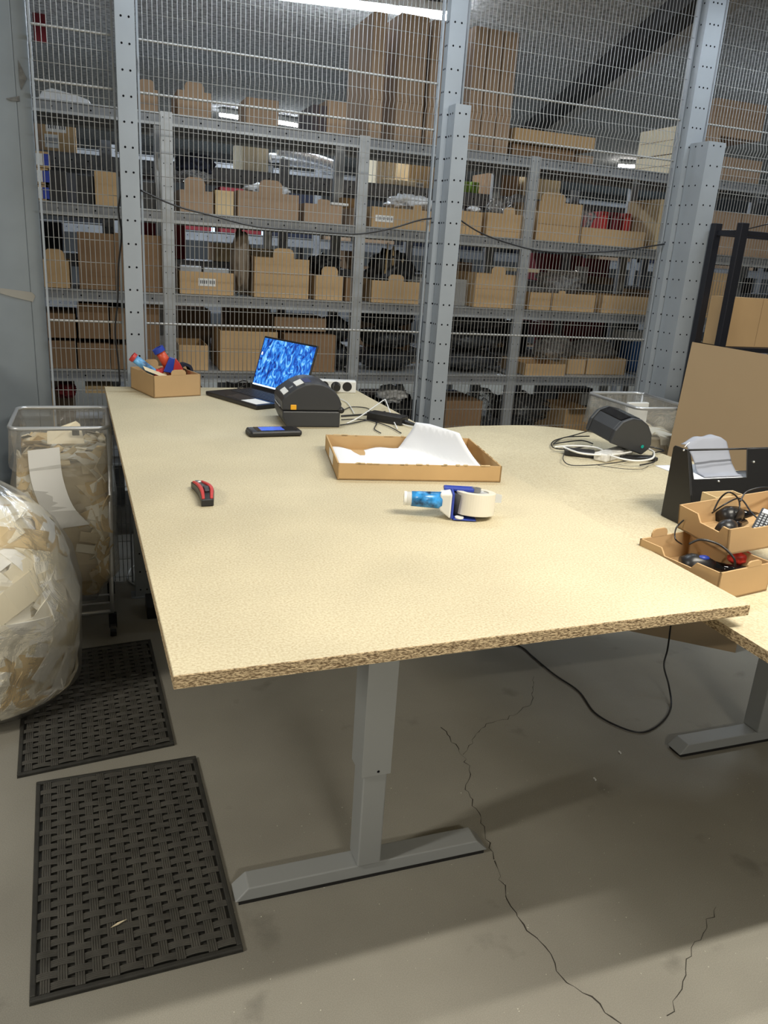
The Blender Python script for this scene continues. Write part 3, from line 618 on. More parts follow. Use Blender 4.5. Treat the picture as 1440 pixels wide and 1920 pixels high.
# cushions of dark goods and coloured goods further back
def slab(label, name, cat, xl, xr, yt, yb, Y, d, m, group=None, bevel=.004):
    xm = (xl+xr)/2; z0 = ZP(yb, XP(xm, Y, 1.5), Y)
    for lv in ((L1, L2, L3, L4) if Y < 4.9 else (1.002, 1.502, 2.022)):
        if -.07 < lv-z0 < .05 and Y < 6: z0 = lv+.001
    z1 = ZP(yt, XP(xm, Y, 1.5), Y); zc = (z0+z1)/2
    return tag(MB().box((XP(xl, Y, zc), Y, z0), (XP(xr, Y, zc), Y+d, z1)).build(name, m, bevel=bevel), label, cat, group)
rnd = random.Random(3)
for i, px in enumerate((1124, 1146, 1168, 1190, 1212)):
    slab('dark red box file, number %s from the left behind the long low carton' % ('one', 'two', 'three', 'four', 'five')[i], 'red_file_box', 'box', px, px+13, 398+i*2, 468, 4.46, .2, M_dred if i % 2 else M_red, 'red box files behind the long carton')
slab('maroon crate deep on the second rack behind the clear bag', 'maroon_crate', 'crate', 1020, 1090, 478, 528, 5.02, .36, M_dred)
slab('second maroon crate on the second rack, left of the dark carton', 'maroon_crate', 'crate', 1094, 1142, 486, 515, 5.3, .1, M_dred)
slab('red strip-like tray above the grey clear bags', 'red_tray', 'tray', 1018, 1110, 606, 634, 5.02, .36, mat('dark_red_plastic', (.2, .01, .01), .4))
slab('tall blue plastic tub at the right end of the lower shelf', 'blue_tub', 'tub', 1184, 1236, 640, 708, 4.46, .14, M_bluetub)
slab('grey-white pack stack above the blue tub', 'parcel', 'parcel', 1172, 1232, 622, 640, 4.46, .15, M_label)
slab('white sign board with folded sheet deep in the rack at right', 'sign_board', 'sign', 1078, 1102, 500, 514, 4.9, .01, M_label)
slab('black crate beside the grey column on the upper shelf', 'black_crate', 'crate', 84, 124, 318, 372, 4.3, .3, M_black)
slab('black crate with white rim left of the pale-edged carton', 'black_crate', 'crate', 143, 177, 328, 378, 4.3, .3, M_black)
slab('dark crate just right of the left post on the upper shelf', 'black_crate', 'crate', 266, 292, 340, 390, 4.3, .3, M_black)
slab('grey plastic lid pile on top of the barcode carton', 'plastic_cover', 'cover', 337, 378, 498, 512, 4.32, .2, M_galv)
slab('second grey plastic lid right of the first on the barcode carton', 'plastic_cover', 'cover', 382, 430, 503, 516, 4.34, .2, M_galv)
slab('translucent grey tub just left of the middle post', 'grey_tub', 'tub', 786, 818, 522, 576, 4.28, .3, M_bin)
slab('translucent grey tub just right of the middle post', 'grey_tub', 'tub', 846, 874, 524, 578, 4.28, .3, M_bin)
slab('left green pack on the second rack beside the middle post', 'green_pack', 'pack', 870, 880, 342, 358, 5.02, .2, M_green)
slab('right green pack on the second rack beside the middle post', 'green_pack', 'pack', 884, 898, 343, 359, 5.02, .2, M_green)
slab('light wooden flap board at the second rack left of the middle post', 'cardboard_flap', 'cardboard', 720, 778, 338, 350, 4.965, .12, M_card_w)
slab('light carton flap over the big carton by the third upright', 'cardboard_flap', 'cardboard', 946, 1012, 503, 510, 4.45, .12, M_card_w)
slab('pale papers on the upper shelf left of the second upright', 'paper_stack', 'paper', 622, 654, 381, 386, 4.3, .1, M_label)
slab('dark red banner far back high beside the grey column', 'banner', 'banner', 62, 86, 5, 75, 7.0, .02, M_dred)
slab('white panel low on the shelf behind the open-flapped carton', 'white_sheet', 'sheet', 1090, 1106, 738, 760, 4.6, .03, M_label)
for i, (px, y0, y1) in enumerate(((294, 285, 392), (301, 285, 392))):
    A = PY(px, y0, 4.45); tag(MB().tube([(A.x, 4.45, L2+.002), (A.x, 4.45, A.z)], .006, 10).build('white_tube', M_white, smooth=True), ('left', 'right')[i]+' of two thin white tubes standing left of the first rack upright', 'tube', 'thin white tubes by the first upright')
for i, (xa, ya, xb, yb) in enumerate(((738, 462, 736, 512), (752, 500, 756, 485), (720, 530, 728, 455), (798, 480, 792, 520))):
    A = PY(xa, ya, 4.36); B = PY(xb, yb, 4.36)
    tag(MB().tube([B, A], .006, 8).build('tool_handle', M_wood, smooth=True), ('first', 'second', 'third', 'fourth')[i]+' pale wooden tool handle in the wide low tabbed carton, counted from the second upright' if 0 else ('short pale handle nearest the carton tab', 'tilted pale handle above the carton tab', 'long slim pale handle at the left of the tool carton', 'pale handle left of the middle post')[i], 'handle', 'pale tool handles in the tool carton')
# filler goods deeper down the second and far racks
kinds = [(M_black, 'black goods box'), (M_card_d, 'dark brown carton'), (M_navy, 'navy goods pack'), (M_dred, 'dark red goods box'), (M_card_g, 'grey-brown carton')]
for (Y, levels, xr, hh, grp) in ((5.05, (0.502, 1.002, 1.502), (-.8, 5.0), .3, 'dim goods on the second rack'), (7.3, (0.502, 1.102, 1.702), (-1.3, 8.4), .42, 'dim goods on the far rack')):
    for lz in levels:
        x = xr[0]
        while x < xr[1]:
            wd = rnd.uniform(.2, .42); h = rnd.uniform(.35, 1)*hh; m, nm = kinds[rnd.choice((0, 0, 0, 1, 2, 3, 4))]
            ups = XS2 if Y < 6 else []
            blocked = any(o2.get('group') == 'cartons on the second rack' and abs(o2.location.x-(x+wd/2)) < .42 and abs(o2.location.z-lz) < .1 for o2 in COL.objects) if Y < 6 else False
            if any(x-.03 < u+.03 and u-.03 < x+wd+.03 for u in ups): x += .1; continue
            if Y < 6 and (lz > 1.4 and 2.9 < x+wd/2 < 4.6): blocked = True
            if not blocked and rnd.random() < .85:
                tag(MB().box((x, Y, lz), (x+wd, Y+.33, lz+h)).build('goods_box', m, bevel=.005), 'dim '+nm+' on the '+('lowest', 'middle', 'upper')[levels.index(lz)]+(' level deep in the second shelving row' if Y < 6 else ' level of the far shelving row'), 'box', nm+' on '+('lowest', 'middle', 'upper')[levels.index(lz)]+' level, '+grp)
            x += wd+rnd.uniform(.02, .15)

# ------------------------------------------------------------------ main table
t = thing('packing_table', 'large chipboard packing table on a grey adjustable leg, foreground centre', 'table', (.613, 1.6, 0))
T0 = [P(325, 1268, 1.0), P(1408, 1134, 1.0), Vector((1.127, 3.49, 1.0)), P(196, 724.6, 1.0)]
mb = MB(); lo = [q-Vector((0, 0, .023)) for q in T0]
mb.add(lo+T0, [(3, 2, 1, 0)], 0); b0 = 0
mb.add(T0, [(0, 1, 2, 3)], 0)
for i in range(4):
    j = (i+1) % 4; mb.add([lo[i], lo[j], T0[j], T0[i]], [(0, 1, 2, 3)], 1)
top = mb.build('table_top', [M_chip, M_chipe], t)
bm = bmesh.new(); bm.from_mesh(top.data); bmesh.ops.remove_doubles(bm, verts=bm.verts, dist=1e-5); bmesh.ops.recalc_face_normals(bm, faces=bm.faces); bm.to_mesh(top.data); bm.free()
bv = top.modifiers.new('bevel', 'BEVEL'); bv.width = .0012; bv.segments = 1
def table_leg(t, cx, y, ztop, x0, x1, near=True):
    w1, d1, w2, d2 = .055, .085, .045, .073
    zsplit = .335
    # foot with sloped ends
    mb = MB(); h = .035; dy = .034
    mb.hexa([(x0, y-dy, .012), (x1, y-dy, .012), (x1, y+dy, .012), (x0, y+dy, .012)], [(x0+.035, y-dy*.9, .012+h), (x1-.035, y-dy*.9, .012+h), (x1-.035, y+dy*.9, .012+h), (x0+.035, y+dy*.9, .012+h)])
    mb.build('foot', M_deskg, t, bevel=.003)
    MB().box((x0+.01, y-dy*.9, 0), (x1-.01, y+dy*.9, .013)).build('foot_pad', M_black, t)
    MB().box((cx-w2/2-.01, y-d2/2, .047), (cx+w2/2+.01, y+d2/2, zsplit+.05)).build('lower_column', M_deskg, t, bevel=.004)
    mb = MB().box((cx-w1/2-.012, y-d1/2, zsplit), (cx+w1/2+.012, y+d1/2, ztop-.03)); mb.tube([(cx+.005, y-d1/2-.0006, zsplit+.012), (cx+.005, y-d1/2+.001, zsplit+.012)], .004, 8, 1)
    mb.build('upper_column', [M_deskg, M_hole], t, bevel=.004)
    MB().box((x0+.05, y-.03, ztop-.031), (x1-.05, y+.03, ztop-.001)).build('top_bracket', M_deskg, t, bevel=.003)
table_leg(t, .625, 1.625, .977, .268, .985)
table_leg(t, .60, 3.2, .977, .25, .96)
MB().box((.57, 1.66, .90), (.68, 3.16, .94)).build('crossbar', M_deskg, t, bevel=.004)
# ------------------------------------------------------------------ right table
t2 = thing('side_table', 'lower chipboard table with a rounded far end, right of the packing table', 'table', (1.9, 1.8, 0))
poly = [(1.146, .93), (2.9, .93), (2.9, 1.95)]
for k in range(7): a = R(90+k*15); poly.append((2.35+.33*math.cos(a)+0, 1.62+.33+.33-.33*math.sin(a))) if False else None
poly += [(2.35, 2.02), (2.12, 2.14), (2.02, 2.34), (2.015, 2.45)]
for k in range(9): a = R(k*90/8); poly.append((1.66+.355*math.cos(a), 2.52+.385*math.sin(a)))
poly += [(1.45, 2.90), (1.30, 2.86), (1.145, 2.84)]
mb = MB(); n = len(poly); vs = [(x, y, .928) for x, y in poly]+[(x, y, .95) for x, y in poly]
mb.add(vs, [list(range(n))[::-1], list(range(n, 2*n))], 0); mb.add(vs, [(i, (i+1) % n, n+(i+1) % n, n+i) for i in range(n)], 1)
o = mb.build('table_top', [M_chip, M_chipe], t2)
bm = bmesh.new(); bm.from_mesh(o.data); bmesh.ops.remove_doubles(bm, verts=bm.verts, dist=1e-5); bmesh.ops.recalc_face_normals(bm, faces=bm.faces); bm.to_mesh(o.data); bm.free()
table_leg(t2, 2.22, 1.86, .928, 1.85, 2.6)
MB().box((1.3, 2.55, .1), (1.36, 2.61, .928)).build('leg', M_deskg, t2, bevel=.004)
# ------------------------------------------------------------------ mats
def floor_mat_thing(label, c0, c1, c2, c3, nx, ny):   # near-left, near-right, far-right, far-left
    c = [Vector((*q, 0)) for q in (c0, c1, c2, c3)]; ctr = sum(c, Vector())/4
    t = thing('rubber_mat', label, 'mat', ctr, 0, 'black woven rubber mats on the floor')
    def uv(u, v, z): p = c[0].lerp(c[1], u).lerp(c[3].lerp(c[2], u), v); return Vector((p.x, p.y, z))
    W = (c[1]-c[0]).length; H = (c[3]-c[0]).length
    mb = MB(); mb.hexa([uv(0, 0, .0), uv(1, 0, .0), uv(1, 1, .0), uv(0, 1, .0)], [uv(0, 0, .004), uv(1, 0, .004), uv(1, 1, .004), uv(0, 1, .004)]).build('mat_base', M_rubber, t)
    bw = .013; bu = bw/W; bv2 = bw/H; mb = MB()
    for (u0, v0, u1, v1) in ((0, 0, 1, bv2), (0, 1-bv2, 1, 1), (0, bv2, bu, 1-bv2), (1-bu, bv2, 1, 1-bv2)):
        mb.hexa([uv(u0, v0, .003), uv(u1, v0, .003), uv(u1, v1, .003), uv(u0, v1, .003)], [uv(u0, v0, .012), uv(u1, v0, .012), uv(u1, v1, .012), uv(u0, v1, .012)])
    mb.build('raised_border', M_rubber, t, bevel=.003)
    mb = MB(); pu = (1-2*bu)/nx; pv = (1-2*bv2)/ny
    for i in range(nx):
        for j in range(ny):
            uc = bu+(i+.5)*pu; vc = bv2+(j+.5)*pv; vert = (i+j) % 2 == 0
            la, lb = (.95, .30) if vert else (.95, .33)
            vs = []; NS = 7; prof = []
            for q in range(4):
                a = -1+q*.5; prof += [(a+.03, 0), (a+.12, 1), (a+.38, 1), (a+.47, 0)]
            for s_ in range(NS):
                sfr = -1+2*s_/(NS-1); z = .0045+.0075*math.sqrt(max(0, 1-sfr*sfr*.92))
                for (a, hh) in prof:
                    if vert: vs.append(uv(min(1-bu, max(bu, uc+a*lb*pu)), min(1-bv2, max(bv2, vc+sfr*la*pv)), z+hh*.0017))
                    else: vs.append(uv(min(1-bu, max(bu, uc+sfr*la*pu)), min(1-bv2, max(bv2, vc+a*lb*pv)), z+hh*.0017))
            K = len(prof); mb.add(vs, [(a*K+b, a*K+b+1, (a+1)*K+b+1, (a+1)*K+b) for a in range(NS-1) for b in range(K-1)], 0)
    mb.build('woven_surface', M_rub_top, t)
floor_mat_thing('near black rubber mat with basket-weave relief in the left foreground', (-.202, 1.439), (.265, 1.451), (.246, 2.237), (-.232, 2.222), 12, 25)
floor_mat_thing('far black rubber mat with basket-weave relief under the foam bag', (-.289, 2.268), (.186, 2.324), (.160, 3.09), (-.32, 3.04), 12, 25)
p = P(222, 1732, .016)
tag(MB().prism([p+Vector((-.018, -.008, 0)), p+Vector((.0, -.004, .001)), p+Vector((.02, .008, 0)), p+Vector((-.002, .002, .001))], (0, 0, .0015)).build('wood_chip', M_card_w), 'pale splinter lying on the near rubber mat', 'splinter')
p = P(252, 1266, .016)
tag(MB().prism([p+Vector((-.018, -.006, 0)), p+Vector((.01, -.006, .001)), p+Vector((.02, .006, 0)), p+Vector((-.008, .008, .001))], (0, 0, .0012)).build('paper_scrap', M_scuff), 'grey scrap lying on the far rubber mat', 'scrap')
for i, q in enumerate(((1162, 1412), (1115, 1462))):
    p = P(*q, .001); tag(MB().tube([p+Vector((0, -.006, .003)), p+Vector((0, .006, .003))], .003, 8).build('white_plug', M_white), ('farther', 'nearer')[i]+' of two tiny white plastic bits on the dark floor under the side table', 'plastic bit', 'tiny white bits on the floor')

# ------------------------------------------------------------------ foam heap helpers
def foam_strips(mb, pt_fn, n, rnd, mi_fn, L=(.12, .28), W=(.035, .06), T=.012, clamp=None, bend_r=(-1.2, 2.4)):
    for i in range(n):
        c, nn = pt_fn(rnd); nn = nn.normalized()
        t = nn.orthogonal().normalized(); t.rotate(Matrix.Rotation(rnd.uniform(0, 6.28), 3, nn)); s = nn.cross(t)
        ln = rnd.uniform(*L); wd = rnd.uniform(*W); bend = rnd.uniform(*bend_r); N = 7; vs = []
        for k in range(N):
            f = (k/(N-1)-.5); u = f*ln
            off = -bend*f*f*ln*.8
            for sd in (-1, 1):
                for z in (0, -T): vs.append(c+t*u+nn*(off+z)+s*(sd*wd/2))
        fs = []
        for k in range(N-1):
            a = k*4; b = a+4
            fs += [(a, b, b+2, a+2), (a+1, a+3, b+3, b+1), (a, a+1, b+1, b), (a+2, b+2, b+3, a+3)]
        fs += [(0, 2, 3, 1), ((N-1)*4, (N-1)*4+1, (N-1)*4+3, (N-1)*4+2)]
        if clamp: vs = [clamp(v) for v in vs]
        mb.add(vs, fs, mi_fn(rnd))
# big bag of foam at left
bc = Vector((-.43, 2.80, 0.013))
def lump(a, z): return 1+.16*noise.noise(Vector((math.cos(a)*1.3, math.sin(a)*1.3, z*3.1+5)))
def bag_clamp(v):
    q = v-bc; q.z = min(max(q.z, .03), .72); rr = math.hypot(q.x, q.y/.92); mx = bagprof(q.z)*(.962+.015*math.sin(v.x*91+v.z*57))*lump(math.atan2(q.y, q.x), q.z)
    if rr > mx: q.x *= mx/rr; q.y *= mx/rr
    return q+bc
def bagprof(z):     # radius against height
    pr = [(0, .26), (.06, .33), (.2, .365), (.4, .37), (.52, .335), (.64, .27), (.73, .18), (.80, .07), (.83, .035), (.87, .05), (.90, .075)]
    for (a, ra), (b, rb) in zip(pr[:-1], pr[1:]):
        if a <= z <= b: return ra+(rb-ra)*(z-a)/(b-a)
    return .05
rnd = random.Random(5)
def bag_pt(r):
    z = r.uniform(.03, .68); a = r.uniform(0, 6.28); rr = bagprof(z)*.955*lump(a, z)
    dz = (bagprof(min(.7, z+.05))-bagprof(max(0, z-.05)))/.1
    return bc+Vector((rr*math.cos(a), rr*math.sin(a)*.92, z)), Vector((math.cos(a), math.sin(a), -dz))
tb = thing('foam_bag', 'large knotted clear bag stuffed with cream foam offcuts, standing at left', 'bag', bc)
mb = MB(); foam_strips(mb, bag_pt, 520, rnd, lambda r: r.choice((0, 0, 0, 2, 2, 3, 3, 1)), L=(.14, .40), W=(.045, .085), clamp=bag_clamp, bend_r=(.2, 2.6))
vs = []; NZ, NA = 16, 24
for k in range(NZ):
    z = .02+.68*k/(NZ-1)
    for a in range(NA): an = 2*math.pi*a/NA; rr = bagprof(z)*lump(an, z)*(.84+.05*noise.noise(Vector((an*2, z*9, 1)))); vs.append(bc+Vector((rr*math.cos(an), rr*math.sin(an)*.92, z)))
fs = [(k*NA+a, k*NA+(a+1) % NA, (k+1)*NA+(a+1) % NA, (k+1)*NA+a) for k in range(NZ-1) for a in range(NA)]+[[(NZ-1)*NA+a for a in range(NA)]]
mb.add(vs, fs, 0)
o = mb.build('foam_offcuts', [M_foam, M_foam_t, mat('foam_white', (.92, .90, .84), .8, spec=.2), mat('foam_yellowish', (.78, .70, .52), .85, spec=.15)], tb); o['kind'] = 'stuff'
vs = []; NZ, NA = 60, 90
for k in range(NZ):
    z = .004+.896*k/(NZ-1)
    for a in range(NA):
        an = 2*math.pi*a/NA; base = bagprof(z); cre = .05*noise.noise(Vector((math.cos(an)*2.2, math.sin(an)*2.2, z*5)))
        if z > .55: cre += .22*min(1, (z-.55)/.2)*noise.noise(Vector((math.cos(an)*6, math.sin(an)*6, z*2)))
        cre -= .02*abs(noise.noise(Vector((math.cos(an)*5, math.sin(an)*5, z*14+3))))
        rr = base*(1.0+cre*.6)*lump(an, z); sway = .03*max(0, z-.7)/.2
        vs.append(bc+Vector((rr*math.cos(an)+sway, rr*math.sin(an)*.92, z)))
fs = [(k*NA+a, k*NA+(a+1) % NA, (k+1)*NA+(a+1) % NA, (k+1)*NA+a) for k in range(NZ-1) for a in range(NA)]+[[a for a in range(NA)][::-1]]
MB().add(vs, fs).build('bag_film', M_filmw, tb, smooth=True)

# wire bins with bags
def bag_bin(label, x0, x1, y0, y1, zr, taper, seed, cream, dx=0, strap=True):
    xc_, yc_ = (x0+x1)/2, (y0+y1)/2
    t = thing('bag_stand', label, 'bin', ((x0+x1)/2, (y0+y1)/2, 0))
    def rrect(xa, xb, ya, yb, z, r=.04, n=6):
        pts = []
        for (cx, cy, a0) in ((xb-r, yb-r, 0), (xa+r, yb-r, 90), (xa+r, ya+r, 180), (xb-r, ya+r, 270)):
            for k in range(n+1): a = R(a0+90*k/n); pts.append(Vector((cx+r*math.cos(a), cy+r*math.sin(a), z)))
        return pts
    rim = rrect(x0, x1, y0, y1, zr); MB().tube(rim+[rim[0]], .008, 10).build('rim_frame', mat('rim_steel', (.62, .63, .64), .3, .6), t, smooth=True)
    fr = MB(); b = [(x0+.04, y0+.03), (x1-.02, y0+.03), (x1-.02, y1-.03), (x0+.04, y1-.03)]
    base = [Vector((x, y, .11)) for x, y in b]; fr.tube(base+[base[0]], .009, 8)
    fr.tube([(x0+.04, (y0+y1)/2, .11), (x1-.02, (y0+y1)/2, .11)], .005, 8); fr.tube([(x0+.04, y0+.12, .11), (x1-.02, y0+.12, .11)], .005, 8)
    fr.build('base_frame', MATS['rim_steel'], t, smooth=True)
    for (x, y) in ((x1-.02, y0+.03), (x1-.02, y1-.03)):
        MB().tube([(x, y, .11), (x+.0, y, .2), (x+.02, y, zr)], .009, 8).build('upright_tube', MATS['rim_steel'], t, smooth=True)
    for (x, y) in b:
        c = MB().tube([(x-.012, y, .03), (x+.012, y, .03)], .03, 16); c.box((x-.016, y-.012, .04), (x+.016, y+.012, .102)); c.build('caster', M_black, t, smooth=False)
    # bag: hangs from the rim, bulges
    vs = []; NZ, NA = 40, 28; rs = rrect(x0+.002, x1-.002, y0+.002, y1-.002, 0); NA = len(rs); ctr = Vector(((x0+x1)/2+dx, (y0+y1)/2, 0))
    zb = .14
    for k in range(NZ):
        z = zb+(zr+.004-zb)*k/(NZ-1); f = (z-zb)/(zr-zb)
        sc = 1.0 if f > .93 else (1.0+taper*math.sin(math.pi*min(1, f/.93))*.5)*(min(1, (.55+f*2.2)))
        for i, p in enumerate(rs):
            q = (p-Vector(((x0+x1)/2, (y0+y1)/2, 0))); nn2 = 1+.10*noise.noise(Vector((q.x*9, q.y*9, z*7+seed)))*(1-max(0, f-.85)/.15)
            cc = ctr*(1-max(0, f-.8)/.2)+Vector(((x0+x1)/2, (y0+y1)/2, 0))*(max(0, f-.8)/.2)
            vs.append(Vector((cc.x+q.x*sc*nn2, cc.y+q.y*sc*nn2, z)))
    fs = [(k*NA+a, k*NA+(a+1) % NA, (k+1)*NA+(a+1) % NA, (k+1)*NA+a) for k in range(NZ-1) for a in range(NA)]+[[a for a in range(NA)][::-1]]
    MB().add(vs, fs).build('bag_film', M_filmb, t, smooth=True)
    # turned-over cuff
    vs = []; 
    for k in range(6):
        z = zr+.006-.15*k/5
        for i, p in enumerate(rs):
            q = (p-Vector(((x0+x1)/2, (y0+y1)/2, 0))); nn2 = 1.03+.012*k+.05*noise.noise(Vector((q.x*14, q.y*14, z*9+seed*3)))*k/5
            vs.append(Vector(((x0+x1)/2+q.x*nn2, (y0+y1)/2+q.y*nn2, z+(.03*noise.noise(Vector((q.x*12, q.y*12, seed))) if k == 5 else 0))))
    MB().add(vs, [(k*NA+a, k*NA+(a+1) % NA, (k+1)*NA+(a+1) % NA, (k+1)*NA+a) for k in range(5) for a in range(NA)]).build('bag_cuff', M_filmb, t, smooth=True)
    rn = random.Random(seed)
    fill = zr-.13
    def ptf(r):
        z = r.uniform(zb+.05, fill); f = (z-zb)/(zr-zb); sc = (1.0+taper*math.sin(math.pi*min(1, f/.93))*.5)*(min(1, (.55+f*2.2)))*.86
        i = r.randrange(NA); q = (rs[i]-Vector(((x0+x1)/2, (y0+y1)/2, 0)))
        if r.random() < .15: return ctr+Vector((q.x*r.uniform(0, .8), q.y*r.uniform(0, .8), fill)), Vector((q.x*.3, q.y*.3, 1))
        return ctr+Vector((q.x*sc, q.y*sc, z)), Vector((q.x, q.y, r.uniform(-.03, .03)))
    def bclamp(v):
        z = min(max(v.z, zb+.03), fill+.03); f = (z-zb)/(zr-zb); sc = (1.0+taper*math.sin(math.pi*min(1, f/.93))*.5)*(min(1, (.55+f*2.2)))*.90
        hx, hy = (x1-x0)/2*sc, (y1-y0)/2*sc
        return Vector((xc_+max(-hx, min(hx, v.x-xc_)), yc_+max(-hy, min(hy, v.y-yc_)), z))
    mb = MB(); foam_strips(mb, ptf, 300 if cream else 180, rn, lambda r: r.choice((0, 1, 1, 2)) if cream else r.choice((0, 0, 2)), L=(.08, .2), W=(.035, .07), T=.006, clamp=bclamp)
    vs = []
    for k in range(8):
        z = zb+.02+(fill-zb-.04)*k/7; f = (z-zb)/(zr-zb); sc = (1.0+taper*math.sin(math.pi*min(1, f/.93))*.5)*(min(1, (.55+f*2.2)))*.80
        for p in rs: q = (p-Vector(((x0+x1)/2, (y0+y1)/2, 0))); vs.append(ctr+Vector((q.x*sc, q.y*sc, z)))
    mb.add(vs, [(k*NA+a, k*NA+(a+1) % NA, (k+1)*NA+(a+1) % NA, (k+1)*NA+a) for k in range(7) for a in range(NA)]+[[7*NA+a for a in range(NA)]], 2)
    o = mb.build('foam_offcuts', [M_foam, M_foam_t, mat('foam_pale', (.70, .60, .42), .85)], t); o['kind'] = 'stuff'
    return t
tl = bag_bin('wheeled wire bag stand full of tan foam offcuts, left behind the foam bag', -.32, .035, 3.15, 3.56, .90, .18, 11, True, dx=.0)
tr = bag_bin('bag stand with milky plastic liner behind the side table', 2.36, 2.68, 3.0, 3.42, 1.0, -.15, 12, False)
# long white strip in left bin, held inside the film
q0 = P(55, 838, .80)
pts = [PY(x, y, 3.135) for x, y in ((82, 845), (88, 900), (108, 955), (140, 990))]
L_ = []; 
for k, p in enumerate(wavy(pts, 5)): L_ += [p+Vector((-.056, 0, 0)), p+Vector((.056, 0, .012))]
n_ = len(L_)//2
tag(MB().add(L_+[q+Vector((0, .004, 0)) for q in L_], [(2*i, 2*i+1, 2*i+3, 2*i+2) for i in range(n_-1)]+[(2*n_+2*i, 2*n_+2*i+2, 2*n_+2*i+3, 2*n_+2*i+1) for i in range(n_-1)]+[(2*i, 2*i+2, 2*n_+2*i+2, 2*n_+2*i) for i in range(n_-1)]+[(2*i+1, 2*n_+2*i+1, 2*n_+2*i+3, 2*i+3) for i in range(n_-1)]).build('paper_strip', M_label), 'long white printed strip pressed against the left bag stand liner', 'strip')
A = PY(110, 805, 3.3); B = PY(170, 775, 3.35)
o = MB().prism([(-.2, 3.32, .80), (-.06, 3.32, .80), (-.075, 3.36, .87), (-.09, 3.36, .882), (-.2, 3.36, .84)], (0, .012, 0)).build('cream_card', M_card_w); tag(o, 'cream card with black corner sticking up inside the left bag stand', 'card')
MB().box((-.105, 3.312, .835), (-.078, 3.319, .862)).build('black_mark', M_black, o)
o = MB().box((2.44, 3.18, .86), (2.56, 3.2, .995)).build('white_carton_piece', M_white, bevel=.004); tag(o, 'white moulded piece sticking up inside the milky liner bin', 'packaging')

# cardboard sheet
c = [P(1252, 850, .72), PY(1300, 640, 3.2), PY(1475, 672, 3.0)]
a = Vector((2.62, 2.92, .0)); 
tl_, tr_ = PY(1298, 641, 3.05), PY(1500, 675, 2.75); bl_ = PY(1250, 858, 2.92); dv = (bl_-tl_); k = tl_.z/(-dv.z); bl2 = tl_+dv*k; br2 = bl2+(tr_-tl_); br2.z = 0
nrm = (tr_-tl_).cross(dv).normalized()*.006
tag(MB().hexa([bl2, br2, tr_, tl_], [q+nrm for q in (bl2, br2, tr_, tl_)]).build('cardboard_sheet', mat('plain_board', (.27, .195, .115), .85, vary=.04, scale=2, spec=.15)), 'large plain brown cardboard sheet leaning up at the right edge', 'cardboard')
# black shelf frame
t = thing('black_shelf', 'black steel shelf frame behind the leaning cardboard sheet', 'shelf', (2.85, 3.3, 0))
xa = XP(1374, 3.22, 1.6); zt = ZP(418, xa, 3.22)
for (x, y) in ((xa, 3.22), (xa+.75, 3.22), (xa, 3.40), (xa+.75, 3.40)):
    MB().box((x-.022, y-.018, 0), (x+.022, y+.018, zt)).build('upright', mat('dark_steel', (.02, .021, .028), .4, .3), t, bevel=.003)
for z in (zt-.045, ZP(655, xa, 3.22), .5):
    MB().box((xa+.02, 3.21, z-.012), (xa+.73, 3.235, z+.012)).build('rail', MATS['dark_steel'], t, bevel=.003)
    MB().box((xa+.02, 3.39, z-.012), (xa+.73, 3.41, z+.012)).build('rail', MATS['dark_steel'], t)
    for x in (xa, xa+.75): MB().box((x-.006, 3.235, z-.012), (x+.006, 3.385, z+.012)).build('rail', MATS['dark_steel'], t)
zr_ = ZP(655, xa, 3.22)+.013
carton('brown carton standing on the black shelf frame at the right edge', xa+.03, xa+.45, 3.24, zr_, .24, .14, m=M_card, open_=False)
# ------------------------------------------------------------------ left edge black frame
t = tag(MB().hexa([(-.56, 3.2, 0), (-.50, 3.2, 0), (-.50, 3.5, 0), (-.56, 3.5, 0)], [(-.575, 3.2, 1.18), (-.53, 3.2, 1.18), (-.53, 3.5, 1.18), (-.575, 3.5, 1.18)]).build('black_board', M_blackm, bevel=.003), 'tall black board at the left edge behind the foam bag', 'board')
MB().hexa([(-.502, 3.19, 0), (-.496, 3.19, 0), (-.496, 3.2, 0), (-.502, 3.2, 0)], [(-.534, 3.19, 1.18), (-.526, 3.19, 1.18), (-.526, 3.2, 1.18), (-.534, 3.2, 1.18)]).build('metal_edge', M_silver, t)

